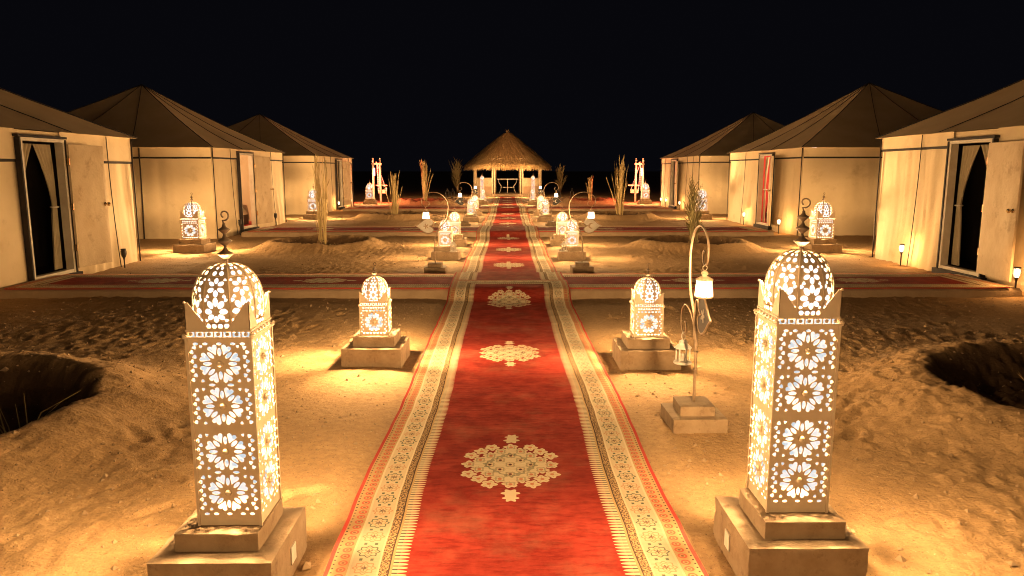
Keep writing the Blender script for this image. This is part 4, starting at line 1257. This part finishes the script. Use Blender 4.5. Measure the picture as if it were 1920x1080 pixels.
part(mb, 'ring_beam', 'post_wood', pv)
EA, EZ, AZ = 2.66, 1.86, 4.0
rf = part(MB().lathe([(EA - .05, EZ + .03), (EA * .66, EZ + (AZ - EZ) * .37), (EA * .33, EZ + (AZ - EZ) * .69), (.06, AZ - .02)], 24), 'roof', 'thatch', pv)
mb = MB(); g = random.Random(12)
def roofp(t, a):
    r = EA * (1 - t) + .05; z = EZ + (AZ - EZ) * (t * 1.12 - .12 * t * t); return Vector((math.cos(a) * r, math.sin(a) * r, z))
for i in range(5200):
    t = g.random() ** 1.5 * .97; a = g.uniform(0, 2 * PI)
    if i < 1500: t = g.uniform(-.005, .05)
    p = roofp(t, a); q = roofp(max(-.04, t - g.uniform(.09, .17)), a + g.uniform(-.05, .05) * (1 + 1.5 * t))
    out = Vector((math.cos(a), math.sin(a), .6)).normalized()
    p += out * g.uniform(.01, .08); q += out * g.uniform(.0, .10)
    if t < .06: q = p + Vector((math.cos(a) * .10, math.sin(a) * .10, -g.uniform(.12, .34)))
    w_ = (q - p).cross(out).normalized() * g.uniform(.014, .034)
    mb.add([p - w_, p + w_, q + w_ * .4, q - w_ * .4], [(0, 1, 2, 3)])
for i in range(60):
    a = g.uniform(0, 2 * PI); p = Vector((0, 0, AZ - .06)); q = p + Vector((math.cos(a) * g.uniform(.02, .2), math.sin(a) * .15, g.uniform(.02, .24)))
    w_ = Vector((.010, .006, 0)); mb.add([p - w_, p + w_, q], [(0, 1, 2)])
o = part(mb, 'straw', 'thatch', rf); o['kind'] = 'stuff'
tb = thing('garden_table', 'pale table with curved metal legs inside the thatched pavilion', 'table', (0, PY, .15))
part(MB().box(-.68, .68, -.38, .38, .86, .91), 'table_top', 'plate', tb)
for sx in (-1, 1):
    for sy in (-.3, .3):
        part(MB().tube(smooth_path([(sx * .60, sy, .86), (sx * .56, sy, .66), (sx * .40, sy, .42), (sx * .44, sy, .2), (sx * .54, sy, 0)]), .016, 6), 'leg', 'plate', tb, True)
part(MB().bar((-.45, 0, .36), (.45, 0, .36), .03).bar((0, -.03, .0), (0, -.03, .86), .05), 'stretcher', 'plate', tb)

# ------------------------------------------------------------------ swing seats with red fairy lights
def swing(s, x, y):
    t = thing('swing_seat', f'white swing seat strung with red lights beyond the tents on the {SIDE[s]}', 'swing', (x, y, 0), R(-10) * s, 'swing seats beyond the tents')
    o_ = -s                                         # the seat swings out towards the aisle
    for px, py in ((-.17 * o_ * -1 * -1, 0.0), (.17 * o_, .25), (-.17 * o_, 1.75), (.17 * o_, 2.0)):
        mb = MB().tube([(px, py, 0), (px, py, 1.95)], .052, 8)
        for k in range(3): mb.ball((px, py, 2.0 + k * .075), .052 - .006 * k, 8)
        part(mb, 'post', 'swing_paint', t, True)
    mb = MB()
    for py in (.12, 1.87): mb.bar((-.24, py, 1.90), (.24, py, 1.90), .07)
    mb.bar((0, -.05, 1.965), (0, 2.1, 1.965), .06)
    part(mb, 'crossbar', 'swing_paint', t)
    st = part(MB().box(-.18 + .24 * o_, .22 + .24 * o_, .30, 1.7, .52, .58).box(-.18 + .24 * o_, .22 + .24 * o_, .28, .30, .46, .64).box(.20 + .24 * o_, .24 + .24 * o_, .3, 1.7, .58, .74), 'seat', 'swing_paint', t)
    for py in (.32, 1.68): part(MB().bar((-.3 + .24 * o_, py, .84), (.27 + .24 * o_, py, .84), .045), 'armrest', 'swing_paint', st)
    for k, (ax, bx_, py) in enumerate(((.02, -.18 + .24 * o_, .33), (.05, .22 + .24 * o_, .30), (-.12 * o_, -.20 * o_, .1), (.05, .1, .32))):
        a, b_ = Vector((ax, py, 1.88)), Vector((bx_, py, .56))
        c = part(MB().tube([a, b_], .012, 5), 'rope', 'swing_paint', t)
        mb = MB()
        for j in range(15): mb.ball(a.lerp(b_, (j + .5) / 15) + Vector((0, -.02, 0)), .017, 6)
        part(mb, 'fairy_lights', 'red_bead', c)
    lp = -.17 * o_
    part(MB().tube([(lp + .06 * o_, -.17, 1.32), (lp + .06 * o_, -.17, 1.70)], .036, 8), 'lamp_tube', 'red_tube', t, True)
    lamp(t, (lp + .06 * o_, -.17, 1.5), 8000, .03, (1, .10, .05))
    return t
swing(-1, -6.42, 36.3); swing(1, 6.52, 36.6)

# small dark lanterns standing on the far sand
for i, (x, y, lab) in enumerate(((-3.55, 43.5, 'outer of two small dark lanterns on the sand left of the pavilion'), (-3.2, 43.0, 'inner of two small dark lanterns on the sand left of the pavilion'),
                                 (2.95, 42.5, 'inner of two small dark lanterns on the sand right of the pavilion'), (3.75, 43.0, 'outer of two small dark lanterns on the sand right of the pavilion'))):
    t = thing('ground_lantern', lab, 'lantern', (x, y, 0), 0, 'small dark lanterns on the far sand')
    mb = MB().box(-.11, .11, -.11, .11, 0, .04)
    for sx in (-1, 1):
        for sy in (-1, 1): mb.bar((sx * .09, sy * .09, .04), (sx * .09, sy * .09, .34), .02)
    part(mb, 'frame', 'black_metal', t)
    part(MB().lathe([(.16, .34), (.13, .37), (.05, .45), (.02, .47)], 4, rot=PI / 4), 'roof', 'black_metal', t)
    part(MB().tube([(.035 * math.cos(a), 0, .50 + .035 * math.sin(a)) for a in [2 * PI * k / 12 for k in range(12)]], .007, 5, True), 'handle', 'black_metal', t)
